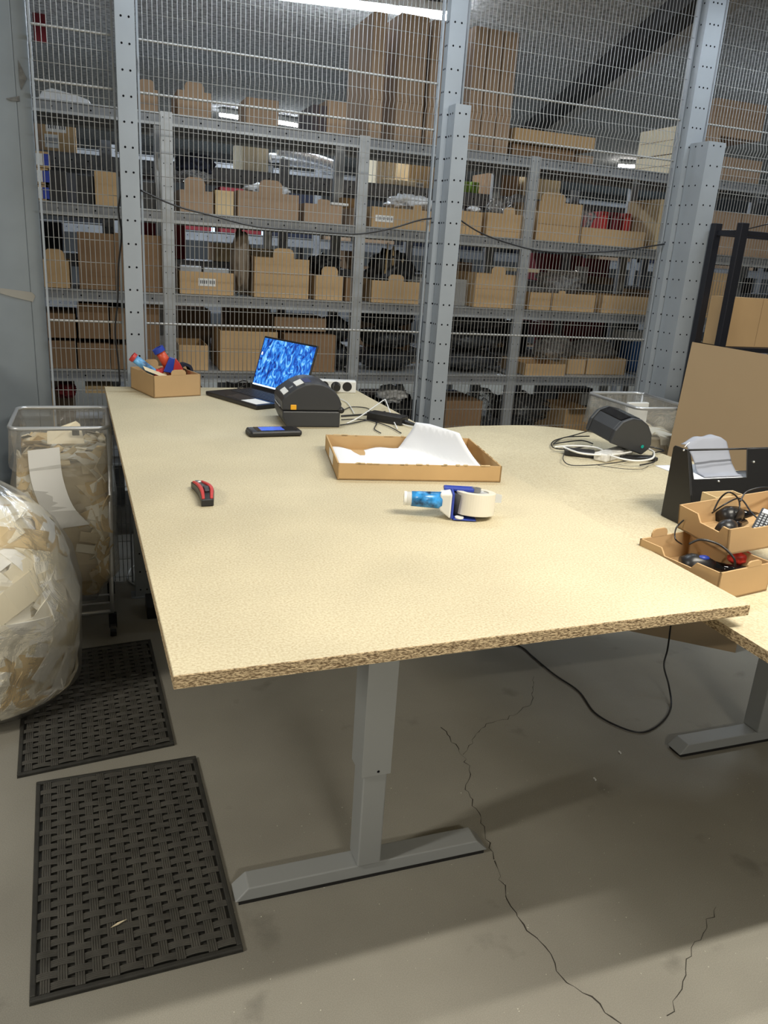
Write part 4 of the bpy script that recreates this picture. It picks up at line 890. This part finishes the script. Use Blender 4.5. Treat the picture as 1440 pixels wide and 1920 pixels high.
# ------------------------------------------------------------------ carton of tape guns
def rot_carton(label, A, ax, wd, dp, z0, h, m=M_card, tabs=(), name='cardboard_box', cuts=None, rimlow=None, group=None):
    ax = Vector((*ax, 0)).normalized(); rz = math.atan2(ax.y, ax.x)
    t = thing(name, label, 'box', (A[0], A[1], z0+.001), rz, group)
    th = .004
    def wall(poly, off): return poly, off
    mb = MB()
    def side(L, cut):
        if not cut: return [(0, 0), (L, 0), (L, h), (0, h)]
        c0, c1, dpth = cut; s = .012
        return [(0, 0), (L, 0), (L, h), (L*c1, h), (L*c1-s, h-dpth), (L*c0+s, h-dpth), (L*c0, h), (0, h)]
    cuts = cuts or {}
    fr = side(wd, cuts.get('front')); 
    mb.prism([(x, 0, z) for x, z in fr], (0, th, 0)); mb.prism([(x, dp-th, z) for x, z in side(wd, cuts.get('back'))], (0, th, 0))
    mb.prism([(0, y, z) for y, z in side(dp, cuts.get('left'))], (th, 0, 0)); mb.prism([(wd-th, y, z) for y, z in side(dp, cuts.get('right'))], (th, 0, 0))
    mb.box((0, 0, 0), (wd, dp, th))
    mb.build('carton_body', m, t, world=False)
    for (side_, c, tw, tht) in tabs:
        pr = [(c-tw/2, 0), (c+tw/2, 0), (c+tw/2, tht*.5), (c+tw*.42, tht*.85), (c+tw*.28, tht), (c-tw*.28, tht), (c-tw*.42, tht*.85), (c-tw/2, tht*.5)]
        if side_ == 'front': MB().prism([(x, 0, h-.001+z) for x, z in pr], (0, th, 0)).build('tab', m, t, world=False)
        if side_ == 'back': MB().prism([(x, dp-th, h-.001+z) for x, z in pr], (0, th, 0)).build('tab', m, t, world=False)
        if side_ == 'left': MB().prism([(0, x, h-.001+z) for x, z in pr], (th, 0, 0)).build('tab', m, t, world=False)
    return t
rot_carton('open tabbed carton holding red and blue tape guns on the packing table', (.21, 3.236), (.192, .062), .200, .25, 1.0, .088, tabs=[('front', .105, .062, .022), ('back', .09, .06, .03)])
def handle_cyl(mb, a, b, r0, r1, mi=0, n=16): mb.tube([a, Vector(a).lerp(Vector(b), .5), b], [r0, (r0+r1)/2, r1], n, mi)
# gun 1 (handle to upper left)
g = thing('tape_gun', 'tape gun with blue wrapped handle pointing left out of the small carton', 'tape gun', (.23, 3.33, 1.01), 0, 'tape guns in the small carton')
A = PY(247, 668, 3.36); B = PY(290, 700, 3.36)
MB().tube([A.lerp(B, .08), B], [.017, .017], 16).build('handle', mat('handle_print', (.12, .32, .72), .35, vary=.8, scale=40), g, smooth=True)
MB().ring(A, (B-A), .009, .019, .014).build('handle_end', M_red, g)
C = PY(322, 712, 3.36)
MB().tube([B, B.lerp(C, .3)], [.021, .021], 16).build('collar', M_red, g, smooth=True)
MB().hexa([PY(268, 686, 3.30), PY(272, 694, 3.30), PY(318, 712, 3.32), PY(312, 703, 3.32)], [PY(268, 686, 3.32), PY(272, 694, 3.32), PY(318, 712, 3.34), PY(312, 703, 3.34)]).build('blade_guard', M_card_w, g)
MB().ring(PY(306, 706, 3.40), (.3, -1, .2), .018, .038, .035).build('hub', M_red, g)
# gun 2
g = thing('tape_gun', 'tape gun with orange-red tube handle and blue mouth standing up in the carton', 'tape gun', (.33, 3.38, 1.01), 0, 'tape guns in the small carton')
A = PY(298, 657, 3.38); B = PY(317, 688, 3.38)
MB().tube([A, B], [.018, .021], 18).build('handle', M_orange, g, smooth=True)
MB().ring(A-(B-A).normalized()*.012, (B-A), .016, .024, .02).build('handle_mouth', M_blue, g)
MB().hexa([PY(306, 697, 3.35), PY(324, 700, 3.35), PY(328, 672, 3.35), PY(318, 669, 3.35)], [PY(306, 697, 3.40), PY(324, 700, 3.40), PY(328, 672, 3.40), PY(318, 669, 3.40)]).build('frame', M_blue, g, bevel=.003)
MB().hexa([PY(323, 702, 3.35), PY(348, 702, 3.35), PY(338, 682, 3.35), PY(329, 671, 3.35)], [PY(323, 702, 3.41), PY(348, 702, 3.41), PY(338, 682, 3.41), PY(329, 671, 3.41)]).build('side_plate', M_red, g, bevel=.003)
MB().ring(PY(342, 693, 3.46), (.3, -1, 0), .02, .032, .04).build('roll_hub', M_navy, g)

# ------------------------------------------------------------------ laptop
fl = Vector((.421, 3.311)); e = Vector((.432, -.902)).normalized(); rz = math.atan2(-e.y, -e.x)+math.pi
# local x along front edge from FL to FR, local y to hinge
t = thing('laptop', 'open black laptop showing a blue crystal wallpaper, on the far end of the table', 'laptop', (fl.x, fl.y, 1.0), math.atan2(e.y, e.x))
W_, D_ = .355, .235
MB().box((0, 0, .002), (W_, D_, .018)).build('keyboard_base', M_black, t, bevel=.004, world=False)
kb = MB()
for r_ in range(5):
    for k in range(14):
        kb.box((.03+k*.0215, .105+r_*.021, .018), (.03+k*.0215+.018, .105+r_*.021+.0175, .0195))
kb.build('keys', mat('key_grey', (.03, .03, .033), .5), t, world=False)
MB().box((.12, .015, .018), (.225, .085, .0186)).build('touchpad', mat('pad', (.025, .025, .027), .25), t, world=False)
MB().box((.235, .012, .018), (.335, .082, .0187)).build('sticker', M_label, t, world=False)
tilt = R(18); Mx = Matrix.Translation((0, D_-.006, .016)) @ Matrix.Rotation(-tilt, 4, 'X')
s = MB().box((0, 0, 0), (W_, .007, .232), 0, Mx).build('screen_lid', M_black, t, bevel=.003, world=False)
MB().box((.007, -.0008, .018), (W_-.007, .0003, .224), 0, Mx).build('display', M_screen, s, world=False)
MB().box((.007, -.0014, .018), (W_-.007, -.0009, .025), 0, Mx).build('taskbar', tube_mat('taskbar_glow', (.6, .8, 1), .6), s, world=False)
MB().box((.013, -.0014, .15), (.021, -.0009, .163), 0, Mx).build('desktop_icon', tube_mat('icon_glow', (.9, .95, 1), .8), s, world=False)
cable('laptop_cable', 'black power lead running behind the laptop hinge to the left', [P(425, 716, 1.004), P(440, 719, 1.004), P(455, 714, 1.004), P(464, 716, 1.004), P(458, 722, 1.004), P(446, 728, 1.004)], .0025, M_black)
# ------------------------------------------------------------------ thermal label printer on main table
px0 = Vector((.612, 2.687, 1.0)); t = thing('label_printer', 'dark grey desktop label printer with orange tag on the packing table', 'printer', px0, R(-4))
Lw, Dp = .205, .205
prof = [(0, .0), (Lw, 0), (Lw+.0, .06), (Lw+.006, .088), (Lw-.002, .098), (Lw-.012, .118), (Lw-.035, .142), (Lw-.065, .157), (.095, .158), (.06, .148), (.03, .132), (.008, .113), (-.004, .098), (-.004, .07), (0, .06)]
low = [(0.012, 0), (Lw, 0), (Lw, .058), (-.004, .058), (-.004, .035)]
up = [(-.004, .060), (Lw+.002, .060), (Lw+.004, .085), (Lw-.006, .108), (Lw-.022, .130), (Lw-.045, .146), (Lw-.07, .155), (.10, .158), (.075, .154), (.045, .140), (.018, .121), (.0, .108), (-.006, .09)]
MB().prism([(x, 0, z) for x, z in low], (0, Dp, 0)).build('lower_housing', M_printer, t, bevel=.005, world=False)
MB().prism([(x, 0.001, z) for x, z in up], (0, Dp-.002, 0)).build('top_cover', M_printer, t, bevel=.006, world=False, seg=3)
MB().tube([(Lw+.003, .0, .062), (Lw+.003, Dp, .062)], .011, 14).build('hinge', M_black, t, world=False, smooth=True)
MB().box((.024, -.0028, .063), (.045, .001, .081)).build('release_tag', M_yellow, t, bevel=.003, world=False)
def on_top(x0, x1, y0, y1, lift, m, name):
    def zt_(x):
        for (a, za), (b, zb) in zip(up[6:-1], up[7:]):
            if b <= x <= a: return za+(zb-za)*(x-a)/(b-a)
        return .155
    MB().hexa([(x0, y0, zt_(x0)), (x1, y0, zt_(x1)), (x1, y1, zt_(x1)), (x0, y1, zt_(x0))], [(x0, y0, zt_(x0)+lift), (x1, y0, zt_(x1)+lift), (x1, y1, zt_(x1)+lift), (x0, y1, zt_(x0)+lift)]).build(name, m, t, world=False)
on_top(.003, .020, .03, .12, .0015, M_label, 'barcode_label')
on_top(.048, .074, .03, .11, .0015, M_label, 'white_label')
on_top(.078, .10, .03, .11, .0012, mat('logo_blue', (.03, .04, .12), .3), 'display_panel')
on_top(.028, .040, .055, .07, .0012, M_galv, 'feed_button')
MB().box((-.0085, .04, .066), (-.003, .165, .070)).build('label_slot', M_silver, t, world=False)
# ------------------------------------------------------------------ handheld scanner
t = thing('handheld_terminal', 'black rugged handheld terminal with lit blue screen in front of the label printer', 'handheld computer', (.555, 2.575, 1.0), R(3))
MB().box((-.088, -.04, .002), (.088, .04, .02)).build('casing', M_black, t, bevel=.006, world=False)
MB().box((-.065, -.032, .02), (.072, .032, .0208)).build('glass', M_gloss, t, world=False)
MB().box((-.05, -.026, .0208), (.03, .026, .0212)).build('screen', mat('terminal_screen', (.01, .02, .1), .2, vary=.9, scale=90, emit=(.08, .16, .75), estr=.6), t, world=False)
MB().box((-.092, -.03, .0), (-.07, .03, .015)).build('bumper', M_rubber, t, bevel=.004, world=False)
# ------------------------------------------------------------------ power strip
t = thing('power_strip', 'white three-socket power strip behind the label printer', 'power strip', (.925, 3.40, 1.0), R(-11))
MB().box((0, 0, .0), (.175, .045, .055)).build('strip_body', M_white, t, bevel=.006, world=False)
for k in range(3):
    MB().ring((.03+k*.052, .002, .029), (0, -1, 0), .0, .021, .003).build('socket', M_black, t, world=False)
MB().tube([(.085, -.002, .03), (.085, -.03, .026)], [.02, .016], 14).build('plug', M_black, t, world=False)
# ------------------------------------------------------------------ cables on main table
zc = 1.005
cable('cable', 'black cable pair running from the printer back to the power adapter', [P(*q, zc) for q in ((640, 780), (670, 778), (700, 776), (722, 772))], .0035, M_black)
cable('cable', 'dark thin cable arched behind the printer', [P(*q, zc) for q in ((642, 770), (660, 763), (690, 766), (697, 778))], .002, M_black)
cable('cable', 'black thin cable crossing in front of the adapter towards the tray', [P(*q, zc) for q in ((640, 787), (670, 786), (700, 790), (730, 800), (752, 812))], .002, M_black)
cable('cable', 'black cable looping from the printer foot towards the tray', [P(*q, zc) for q in ((638, 797), (658, 794), (690, 788), (706, 793), (702, 804), (714, 812))], .002, M_black)
cable('cable', 'white cable bent up into a tall kink behind the printer', [P(650, 794, zc), P(672, 783, 1.02), P(700, 764, 1.03), P(720, 750, 1.035), P(724, 753, 1.03), P(734, 780, 1.015), P(745, 804, zc)], .0024, M_white)
cable('cable', 'white cable arched between power strip and kinked cable', [P(638, 748, zc), P(652, 756, zc), P(664, 775, zc)], .0022, M_white)
cable('cable', 'white cable running beside the black adapter to the table edge', [P(716, 775, 1.006), P(740, 790, 1.006), P(775, 801, 1.006), P(812, 809, zc)], .0022, M_white)
a = P(722, 800, 1.0)
t = thing('power_adapter', 'black brick power adapter at the right edge of the packing table', 'adapter', (1.03, 2.76, 1.0), R(-48))
MB().box((-.075, -.03, 0), (.075, .03, .032)).build('brick', M_black, t, bevel=.004, world=False)
MB().tube([(.075, 0, .012), (.12, 0, .008)], [.009, .005], 10).build('plug_end', M_black, t, world=False)
# ------------------------------------------------------------------ paper tray
A = Vector((.614, 2.011)); ax = Vector((1.08-.614, 1.929-2.011)); wd = ax.length
t = rot_carton('shallow torn cardboard tray holding white paper in the middle of the table', A, ax, wd, .355, 1.0, .047, m=mat('tray_board', (.50, .33, .16), .85, vary=.1, scale=5, spec=.15))
sdd = MB().box((-.0012, .12, .01), (-.0002, .22, .04)).build('side_label', M_label, t, world=False)
# tattered rim
mb = MB(); rnd = random.Random(8)
for i in range(46):
    s_ = rnd.choice((0, 1, 2)); 
    if s_ == 0: x, y = rnd.uniform(.02, wd-.02), .002
    elif s_ == 1: x, y = wd-.002, rnd.uniform(.02, .33)
    else: x, y = rnd.uniform(.02, wd-.02), .353
    l_ = rnd.uniform(.006, .02); z = .046
    mb.box((x-l_/2*(s_ != 1), y-.002-l_/2*(s_ == 1), z-.002), (x+l_/2*(s_ != 1)+.001, y+.002+l_/2*(s_ == 1), z+rnd.uniform(.001, .004)))
mb.build('torn_rim', M_card_l, t, world=False)
# paper sheet with curled corner, in tray frame
N = 30; vs = []
loc = Matrix.Translation((A.x, A.y, 1.0)) @ Matrix.Rotation(math.atan2(ax.y, ax.x), 4, 'Z')
for i in range(N+1):
    for j in range(N+1):
        u = i/N; v = j/N; x = .012+u*(wd-.03); y = .012+v*.325
        z = .012+.006*math.sin(u*9+v*3)*v+.004*math.sin(u*23)*v
        k = max(0, u*.9+v*.5-.95); z += 1.1*k*k+.16*k; x -= .3*k; y -= .10*k
        z = min(z, .105)
        vs.append(loc @ Vector((x, y, z)))
M1 = N+1; fs = [(i*M1+j, (i+1)*M1+j, (i+1)*M1+j+1, i*M1+j+1) for i in range(N) for j in range(N)]
o = MB().add(vs, fs).build('paper_sheets', M_paper, smooth=True); sm = o.modifiers.new('thickness', 'SOLIDIFY'); sm.thickness = .003; sm.offset = -1
tag(o, 'white paper sheets with a raised curled corner inside the torn tray', 'paper')
# ------------------------------------------------------------------ tape dispenser
t = thing('tape_dispenser', 'hand tape dispenser with blue-wrapped handle and cream tape roll on the table', 'tape dispenser', (.80, 1.66, 1.0))
hA = P(759, 934, 1.042); hB = P(828, 938, 1.042)
MB().tube([hA, hA.lerp(hB, .5), hB], [.0165, .018, .019], 20).build('handle_core', M_white, t, smooth=True)
MB().tube([hA.lerp(hB, .18), hA.lerp(hB, .5), hB], [.0185, .0195, .021], 20).build('handle_wrap', M_bwrap, t, smooth=True)
MB().ring(hA-(hB-hA).normalized()*.002, (hB-hA), .010, .0175, .006).build('handle_rim', M_white, t)
ctrR = P(900, 950, 1.03); ctrR = Vector((ctrR.x, ctrR.y, 0))
rc = P(902, 966, 1.012); rc = Vector((rc.x, rc.y, 1.006))
rc = (P(868, 968, 1.012)+P(933, 970, 1.012))/2; rc = Vector((rc.x, rc.y+.038, 1.009))
MB().ring(rc, (0.06, 0.10, 1), .032, .0495, .055, 48).build('tape_roll', mat('tape_cream', (.72, .68, .58), .45), t, smooth=False, bevel=.0015)
MB().ring(rc+Vector((0, 0, .003)), (0.06, 0.10, 1), .0, .0315, .049, 32).build('core_disc', mat('clear_grey', (.55, .56, .58), .2), t)
MB().ring(rc+Vector((.004, .006, .053)), (0.06, 0.10, 1), .004, .012, .010, 24).build('tension_knob', mat('knob_grey', (.18, .18, .18), .3), t)
# white collar, blue frame, roller
dd = (hB-hA); dd.z = 0; dd.normalize(); nn_ = Vector((-dd.y, dd.x, 0)); O_ = Vector((hB.x, hB.y, 1.0))
def DP(u, v, z): return O_+dd*u+nn_*v+Vector((0, 0, z))
def DB(name, u0, u1, v0, v1, z0, z1, m, bev=.002):
    MB().hexa([DP(u0, v0, z0), DP(u1, v0, z0), DP(u1, v1, z0), DP(u0, v1, z0)], [DP(u0, v0, z1), DP(u1, v0, z1), DP(u1, v1, z1), DP(u0, v1, z1)]).build(name, m, t, bevel=bev)
MB().hexa([DP(-.006, -.016, .022), DP(.022, -.030, .004), DP(.022, .030, .004), DP(-.006, .018, .022)], [DP(-.006, -.016, .062), DP(.022, -.030, .068), DP(.022, .030, .068), DP(-.006, .018, .062)]).build('collar', M_white, t, bevel=.004)
DB('frame_plate', .0222, .028, -.028, .030, .004, .069, M_blue)
DB('lower_plate', .028, .085, -.030, .022, .002, .006, M_blue)
DB('upper_plate', .005, .080, .012, .036, .062, .072, M_blue, .003)
DB('back_plate', .028, .085, .030, .035, .006, .062, M_blue)
MB().tube([DP(.045, .008, .008), DP(.045, .008, .060)], .018, 20).build('rubber_roller', mat('roller_rubber', (.06, .058, .052), .6), t, smooth=True)
MB().tube([DP(.044, -.022, .0065), DP(.044, -.022, .0095)], .011, 20).build('white_button', M_white, t)
MB().hexa([DP(.085, .040, .030), DP(.155, .046, .030), DP(.155, .049, .030), DP(.085, .043, .030)], [DP(.085, .040, .062), DP(.155, .046, .050), DP(.155, .049, .050), DP(.085, .043, .062)]).build('cutter_guard', mat('clear_guard', (.62, .64, .66), .15), t)
# ------------------------------------------------------------------ utility knife
ka, kb_ = P(369, 915, 1.0), P(393, 950, 1.0); d_ = (kb_-ka).normalized(); n_ = Vector((-d_.y, d_.x, 0)); L0 = (kb_-ka).length
t = thing('utility_knife', 'red and black utility knife lying on the left of the table', 'knife', (ka+kb_)/2)
def strip3(u0, u1, a0, a1, z0, z1, name, m, curve=.008, N=10):
    lo, hi = [], []
    vs = []
    for k in range(N+1):
        u = u0+(u1-u0)*k/N; c_ = ka+d_*(L0*u)+n_*(curve*math.sin(u*math.pi*1.2)); ww = 1-.25*math.cos(u*6.28*.9+.6)*.5
        zz_ = 1+.0
        vs += [c_+n_*(a0*ww)+Vector((0, 0, z0)), c_+n_*(a1*ww)+Vector((0, 0, z0)), c_+n_*(a1*ww)+Vector((0, 0, z1*(.8+.2*math.sin(u*3)))), c_+n_*(a0*ww)+Vector((0, 0, z1*(.8+.2*math.sin(u*3))))]
    fs = [(0, 1, 2, 3), (4*N+3, 4*N+2, 4*N+1, 4*N)]
    for k in range(N):
        for q_ in range(4): fs.append((4*k+q_, 4*k+4+q_, 4*k+4+(q_+1) % 4, 4*k+(q_+1) % 4))
    MB().add(vs, fs).build(name, m, t, bevel=.002)
strip3(0, 1, -.017, .017, .001, .022, 'body', M_black)
strip3(.04, .97, .007, .0155, .004, .0262, 'red_rail', M_red)
strip3(.04, .97, -.0155, -.007, .004, .0262, 'red_rail', M_red)
strip3(.0, .12, -.006, .006, .012, .027, 'blade_nose', M_silver)
strip3(.45, .7, -.006, .006, .02, .0275, 'slider', M_black)

# ------------------------------------------------------------------ right table items
# tilted label printer
t = thing('label_printer', 'dark grey label printer with glossy black lid tipped over on the side table', 'printer', (1.795, 2.40, .998), 0)
t.scale = (.93, .93, .93)
t.rotation_euler = (R(6), R(18), R(4))
prof = [(-.08, 0), (.085, 0), (.105, .03), (.105, .05), (.085, .085), (.05, .112), (.01, .122), (-.035, .115), (-.07, .09), (-.085, .05)]
MB().prism([(x, -.07, z) for x, z in prof], (0, .14, 0)).build('housing', M_printer, t, bevel=.006, world=False, seg=3)
pr2 = [(x*1.05, z*1.04-.002) for x, z in prof]
MB().prism([(x, -.088, z) for x, z in pr2], (0, .018, 0)).build('side_cover', M_printer, t, bevel=.006, world=False, seg=3)
MB().prism([(x, .07, z) for x, z in pr2], (0, .018, 0)).build('side_cover', M_printer, t, bevel=.006, world=False, seg=3)
pr3 = [(.088, .086), (.052, .114), (.01, .125), (-.037, .118), (-.072, .093), (-.068, .088), (-.035, .112), (.01, .119), (.05, .108), (.083, .081)]
MB().prism([(x, -.068, z+.001) for x, z in pr3], (0, .136, 0)).build('glossy_lid', M_gloss, t, bevel=.001, world=False)
MB().ring((.07, -.0885, .03), (0, -1, 0), 0, .007, .0012).build('green_logo', mat('teal_mark', (.0, .35, .30), .4), t, world=False)
# its nest of leads
zt = .957
leads = [('black lead looping left from the tipped printer', [(1130, 800), (1080, 815), (1040, 826), (1036, 838), (1060, 842), (1110, 836)], .0025, M_black),
         ('black lead coiled at the far left of the side-table cable nest', [(1105, 818), (1060, 820), (1038, 832), (1052, 830), (1090, 826), (1112, 832)], .0025, M_black),
         ('thin dark lead trailing nearest the camera below the cable nest', [(1058, 850), (1056, 862), (1070, 872), (1110, 872), (1150, 868), (1190, 862)], .0018, M_black),
         ('black lead curling around the right end of the cable nest', [(1180, 845), (1215, 838), (1245, 845), (1225, 850), (1228, 865), (1200, 872)], .0028, M_black),
         ('white lead crossing over the front of the cable nest', [(1040, 838), (1080, 836), (1120, 840), (1150, 856), (1190, 864), (1222, 860), (1226, 848), (1216, 842)], .0036, M_white),
         ('second white lead curving over the cable nest towards the printer', [(1055, 838), (1090, 850), (1140, 853), (1180, 848), (1198, 841)], .0036, M_white),
         ('thin grey lead looped faintly in front of the cable nest', [(1120, 872), (1160, 878), (1200, 880), (1216, 874)], .001, M_black)]
for lb, pp, r, m in leads:
    zz_ = [zt+.004+(.014 if m is M_white else .004*math.sin(i*2)) for i in range(len(pp))]
    cable('lead', lb, [P(x, y, z) for (x, y), z in zip(pp, zz_)], r, m, cat='cable')
t = thing('power_adapter', 'black adapter lying flat at the left of the cable nest', 'adapter', P(1086, 854, .951)[:], R(-30))
MB().box((-.055, -.028, 0), (.055, .028, .022)).build('brick', M_black, t, bevel=.004, world=False)
t = thing('power_strip', 'white wrapped power strip under the tipped label printer', 'power strip', P(1148, 858, .951)[:], R(28))
MB().box((-.10, -.026, 0), (.11, .026, .03)).build('strip_body', mat('wrapped_white', (.7, .69, .66), .3, vary=.12, scale=60, bump=.5, bscale=50), t, bevel=.006, world=False)
o = tag(MB().box((-.07, -.02, 0), (.07, .02, .014)).build('cable_tray', M_black, bevel=.004, origin=(0, 0, 0)), 'black flat block at the right of the cable nest', 'block'); o.location = P(1196, 862, .951); o.rotation_euler = (0, 0, R(-8))
# ------------------------------------------------------------------ black metal stand with paper
t = thing('paper_holder', 'black sheet-metal holder with U-shaped front on the side table', 'holder', (1.486, 1.585, .951), 0)
H = .205; Wd = .48; FS = .074
def pan(poly, off, nm='side_panel', m=M_blackm): return MB().prism(poly, off).build(nm, m, t, bevel=.0015, world=False)
for x_ in (0, Wd): pan([(x_, 0, 0), (x_, .132, 0), (x_, .132, H-.006), (x_, .126, H), (x_, FS, H)], (.004, 0, 0))
def fp(x, z): return (x, z/H*FS, z)
pan([fp(0.004, 0), fp(Wd, 0), fp(Wd, H), fp(.203, H), fp(.196, .130), fp(.016, .130), fp(.010, H-.012), fp(.004, H)], (0, .003, 0), 'front_panel')
MB().tube([(-.004, FS+.01, H-.003), (Wd, FS+.01, H-.003)], .0028, 10).build('cross_rod', M_blackm, t, world=False, smooth=True)
for p_ in ((.096, .123), (.222, .170)):
    MB().blob((p_[0], p_[1]/H*FS-.002, p_[1]), (.0035, .0035, .0035), 1, 0, 1, 2).build('screw_head', M_silver, t, world=False, smooth=True)
MB().blob((-.004, FS+.01, H-.003), (.003, .003, .003), 1, 0, 1, 2).build('screw_head', M_silver, t, world=False, smooth=True)
MB().box((.004, .128, .0), (Wd, .131, .10)).build('rear_panel', M_blackm, t, world=False)
MB().box((.006, .050, .122), (Wd, .128, .125)).build('paper_shelf', M_blackm, t, world=False)
loc = Matrix.Translation((1.486, 1.585, .951))
gp = mat('shaded_paper', (.27, .29, .35), .7)  # shade on the tilted sheet put into a blue-grey colour
for nm_, u0_, v0_, v1_, zz0, lift, lab_ in (('paper_sheet', .008, .052, .20, .128, 0, 'flat white paper lying in the bottom of the black metal holder'), ('paper_sheet', .062, .06, .215, .132, 1, 'sheet in painted shade grey curling upright out of the black metal holder')):
    N = 20; vs = []
    for i in range(N+1):
        for j in range(N+1):
            u, v = i/N, j/N; x = u0_+u*(.192-u0_); y = v0_+v*(v1_-v0_); z = zz0
            if lift:
                q_ = max(0, v-.25+.12*u); z += .085*min(1, q_*1.7)*(.82+.25*math.sin(u*2.6)); y = v0_+(v1_-v0_)*(v if v < .3 else .3+(v-.3)*.55); x += .010*math.sin(v*4)*(1-u); z += .003*math.sin(u*14+v*4)*v
            vs.append(loc @ Vector((x, y, z)))
    M1 = N+1
    o = MB().add(vs, [(i*M1+j, (i+1)*M1+j, (i+1)*M1+j+1, i*M1+j+1) for i in range(N) for j in range(N)]).build(nm_, gp if lift else M_paper, smooth=True)
    sm = o.modifiers.new('thickness', 'SOLIDIFY'); sm.thickness = .002; tag(o, lab_, 'paper')
cable('wire', 'thin white wire loop over the top of the black holder', [PY(1284, 838, 1.7), PY(1297, 828, 1.75), PY(1330, 822, 1.8)], .0012, M_white, cat='wire')
# two cartons with scanners
tA = rot_carton('lower open carton with a black scanner at the side table front corner', (1.203, 1.180), (.165, .029), .172, .222, .95, .066, tabs=[('back', .06, .05, .02), ('front', .11, .045, .014)], cuts={'left': (.28, .72, .016)}, group='open scanner cartons on the side table')
tB = rot_carton('upper open carton of scanners resting tilted on the lower carton', (1.292, 1.262), (.99, -.07), .26, .18, 1.019, .06, tabs=[], cuts={'left': (.12, .62, .018), 'front': (.20, .95, .007)}, group='open scanner cartons on the side table')
tB.rotation_euler = (0, R(-7), math.atan2(-.07, .99))
def scanner(label, c, rz, s, blue, grp=None, tilt=(0, 0)):
    t = thing('barcode_scanner', label, 'scanner', c, rz, grp); t.rotation_euler = (tilt[0], tilt[1], rz); 
    MB().tube([(-.055*s, 0, .02*s), (-.03*s, 0, .026*s), (.0, 0, .028*s), (.02*s, 0, .026*s)], [.024*s, .028*s, .022*s, .014*s], 18).build('head', M_black, t, world=False, smooth=True)
    MB().tube([(.015*s, 0, .024*s), (.05*s, 0, .02*s), (.10*s, 0, .016*s)], [.016*s, .014*s, .016*s], 16).build('grip', M_gloss, t, world=False, smooth=True)
    if blue: MB().blob((-.01*s, -.006*s, .048*s), (.014*s, .009*s, .006*s), 2, .05, 1, 3).build('trigger', M_blue, t, world=False, smooth=True)
    return t
cA = P(1335, 1040, 1.0); 
scanner('black barcode scanner with blue trigger in the lower carton', (1.275, 1.30, .956), R(-22), .95, True)
scanner('left black scanner with coiled lead in the upper carton', (1.385, 1.36, 1.026), R(25), .8, False, 'scanners in the upper carton')
scanner('right black scanner at the frame edge in the upper carton', (1.455, 1.42, 1.03), R(10), .9, False, 'scanners in the upper carton')
cable('scanner_lead', 'black scanner lead arching over the lower carton', [P(1292, 1020, 1.03), P(1315, 1012, 1.045), P(1350, 1022, 1.04), P(1375, 1045, 1.02), P(1378, 1062, 1.0)], .0026, M_black)
cable('scanner_lead', 'black lead looping up out of the upper carton at left', [P(1338, 958, 1.07), P(1350, 935, 1.1), P(1367, 923, 1.12), P(1384, 935, 1.1), P(1386, 955, 1.08), P(1375, 975, 1.05)], .002, M_black)
cable('scanner_lead', 'black lead swinging across the upper carton to the right', [P(1335, 962, 1.07), P(1360, 945, 1.1), P(1388, 935, 1.1), P(1410, 962, 1.08), P(1436, 985, 1.07)], .002, M_black)
cable('scanner_lead', 'black lead arching at the upper right above the upper carton', [P(1388, 940, 1.1), P(1400, 922, 1.12), P(1430, 914, 1.13), P(1460, 916, 1.12)], .002, M_black)
cable('scanner_lead', 'thin black lead hanging between the holder and the lower carton', [P(1282, 975, 1.05), P(1268, 990, 1.03), P(1266, 1010, 1.02), P(1278, 1020, 1.0)], .0018, M_black)
t = thing('handset_keypad', 'black handset with small keys in the upper carton at the frame edge', 'handset', (1.43, 1.315, 1.07), R(28)); t.rotation_euler = (R(10), R(-16), R(35))
MB().box((-.05, -.015, -.008), (.06, .015, .004)).build('handset_body', M_black, t, bevel=.003, world=False)
kk = MB()
for i in range(7):
    for j in range(3): kk.box((-.042+i*.011, -.011+j*.008, .004), (-.042+i*.011+.007, -.011+j*.008+.005, .0052))
kk.build('keys', M_galv, t, world=False); MB().box((.035, -.01, .004), (.053, .01, .0055)).build('white_tag', M_label, t, world=False)
o = MB().blob((1.36, 1.29, 1.0), (.028, .022, .018), 4, .2, 2, 3).build('red_packet', mat('red_white_print', (.62, .05, .04), .4, vary=.6, scale=60), smooth=True); tag(o, 'red and white packet at the right of the lower carton', 'packet')
o = carton('pale open-flap carton behind the upper scanner carton at the frame edge', 1.46, 1.56, 1.50, .951, .12, .05, m=M_card_l)
# ------------------------------------------------------------------ under the tables
pts = [P(925, 1198, .006), P(975, 1212, .006), P(1000, 1232, .006), P(1040, 1265, .006), P(1085, 1296, .006), P(1115, 1336, .006), P(1160, 1362, .006), P(1205, 1373, .006), P(1240, 1355, .006), P(1258, 1325, .01), PY(1254, 1285, 2.18), PY(1245, 1248, 2.22), PY(1252, 1215, 2.25), PY(1259, 1160, 2.3), PY(1262, 1120, 2.3)]
cable('floor_cable', 'long black cable curving on the floor under the tables and rising', pts, .0035, M_black)
cable('floor_cable', 'pale cable looped on the floor left under the packing table', [P(*q, .008) for q in ((290, 1105), (262, 1100), (240, 1085), (250, 1062), (285, 1052))], .004, M_white)
cable('floor_cable', 'second pale cable beside the table edge, under the packing table', [P(*q, .02) for q in ((256, 1068), (270, 1078), (290, 1078))], .003, M_white)
o = MB().box((.16, 3.3, 0), (.26, 3.45, .06)).build('junction_box', M_black, bevel=.004); tag(o, 'small black junction box on the floor under the packing table', 'box')
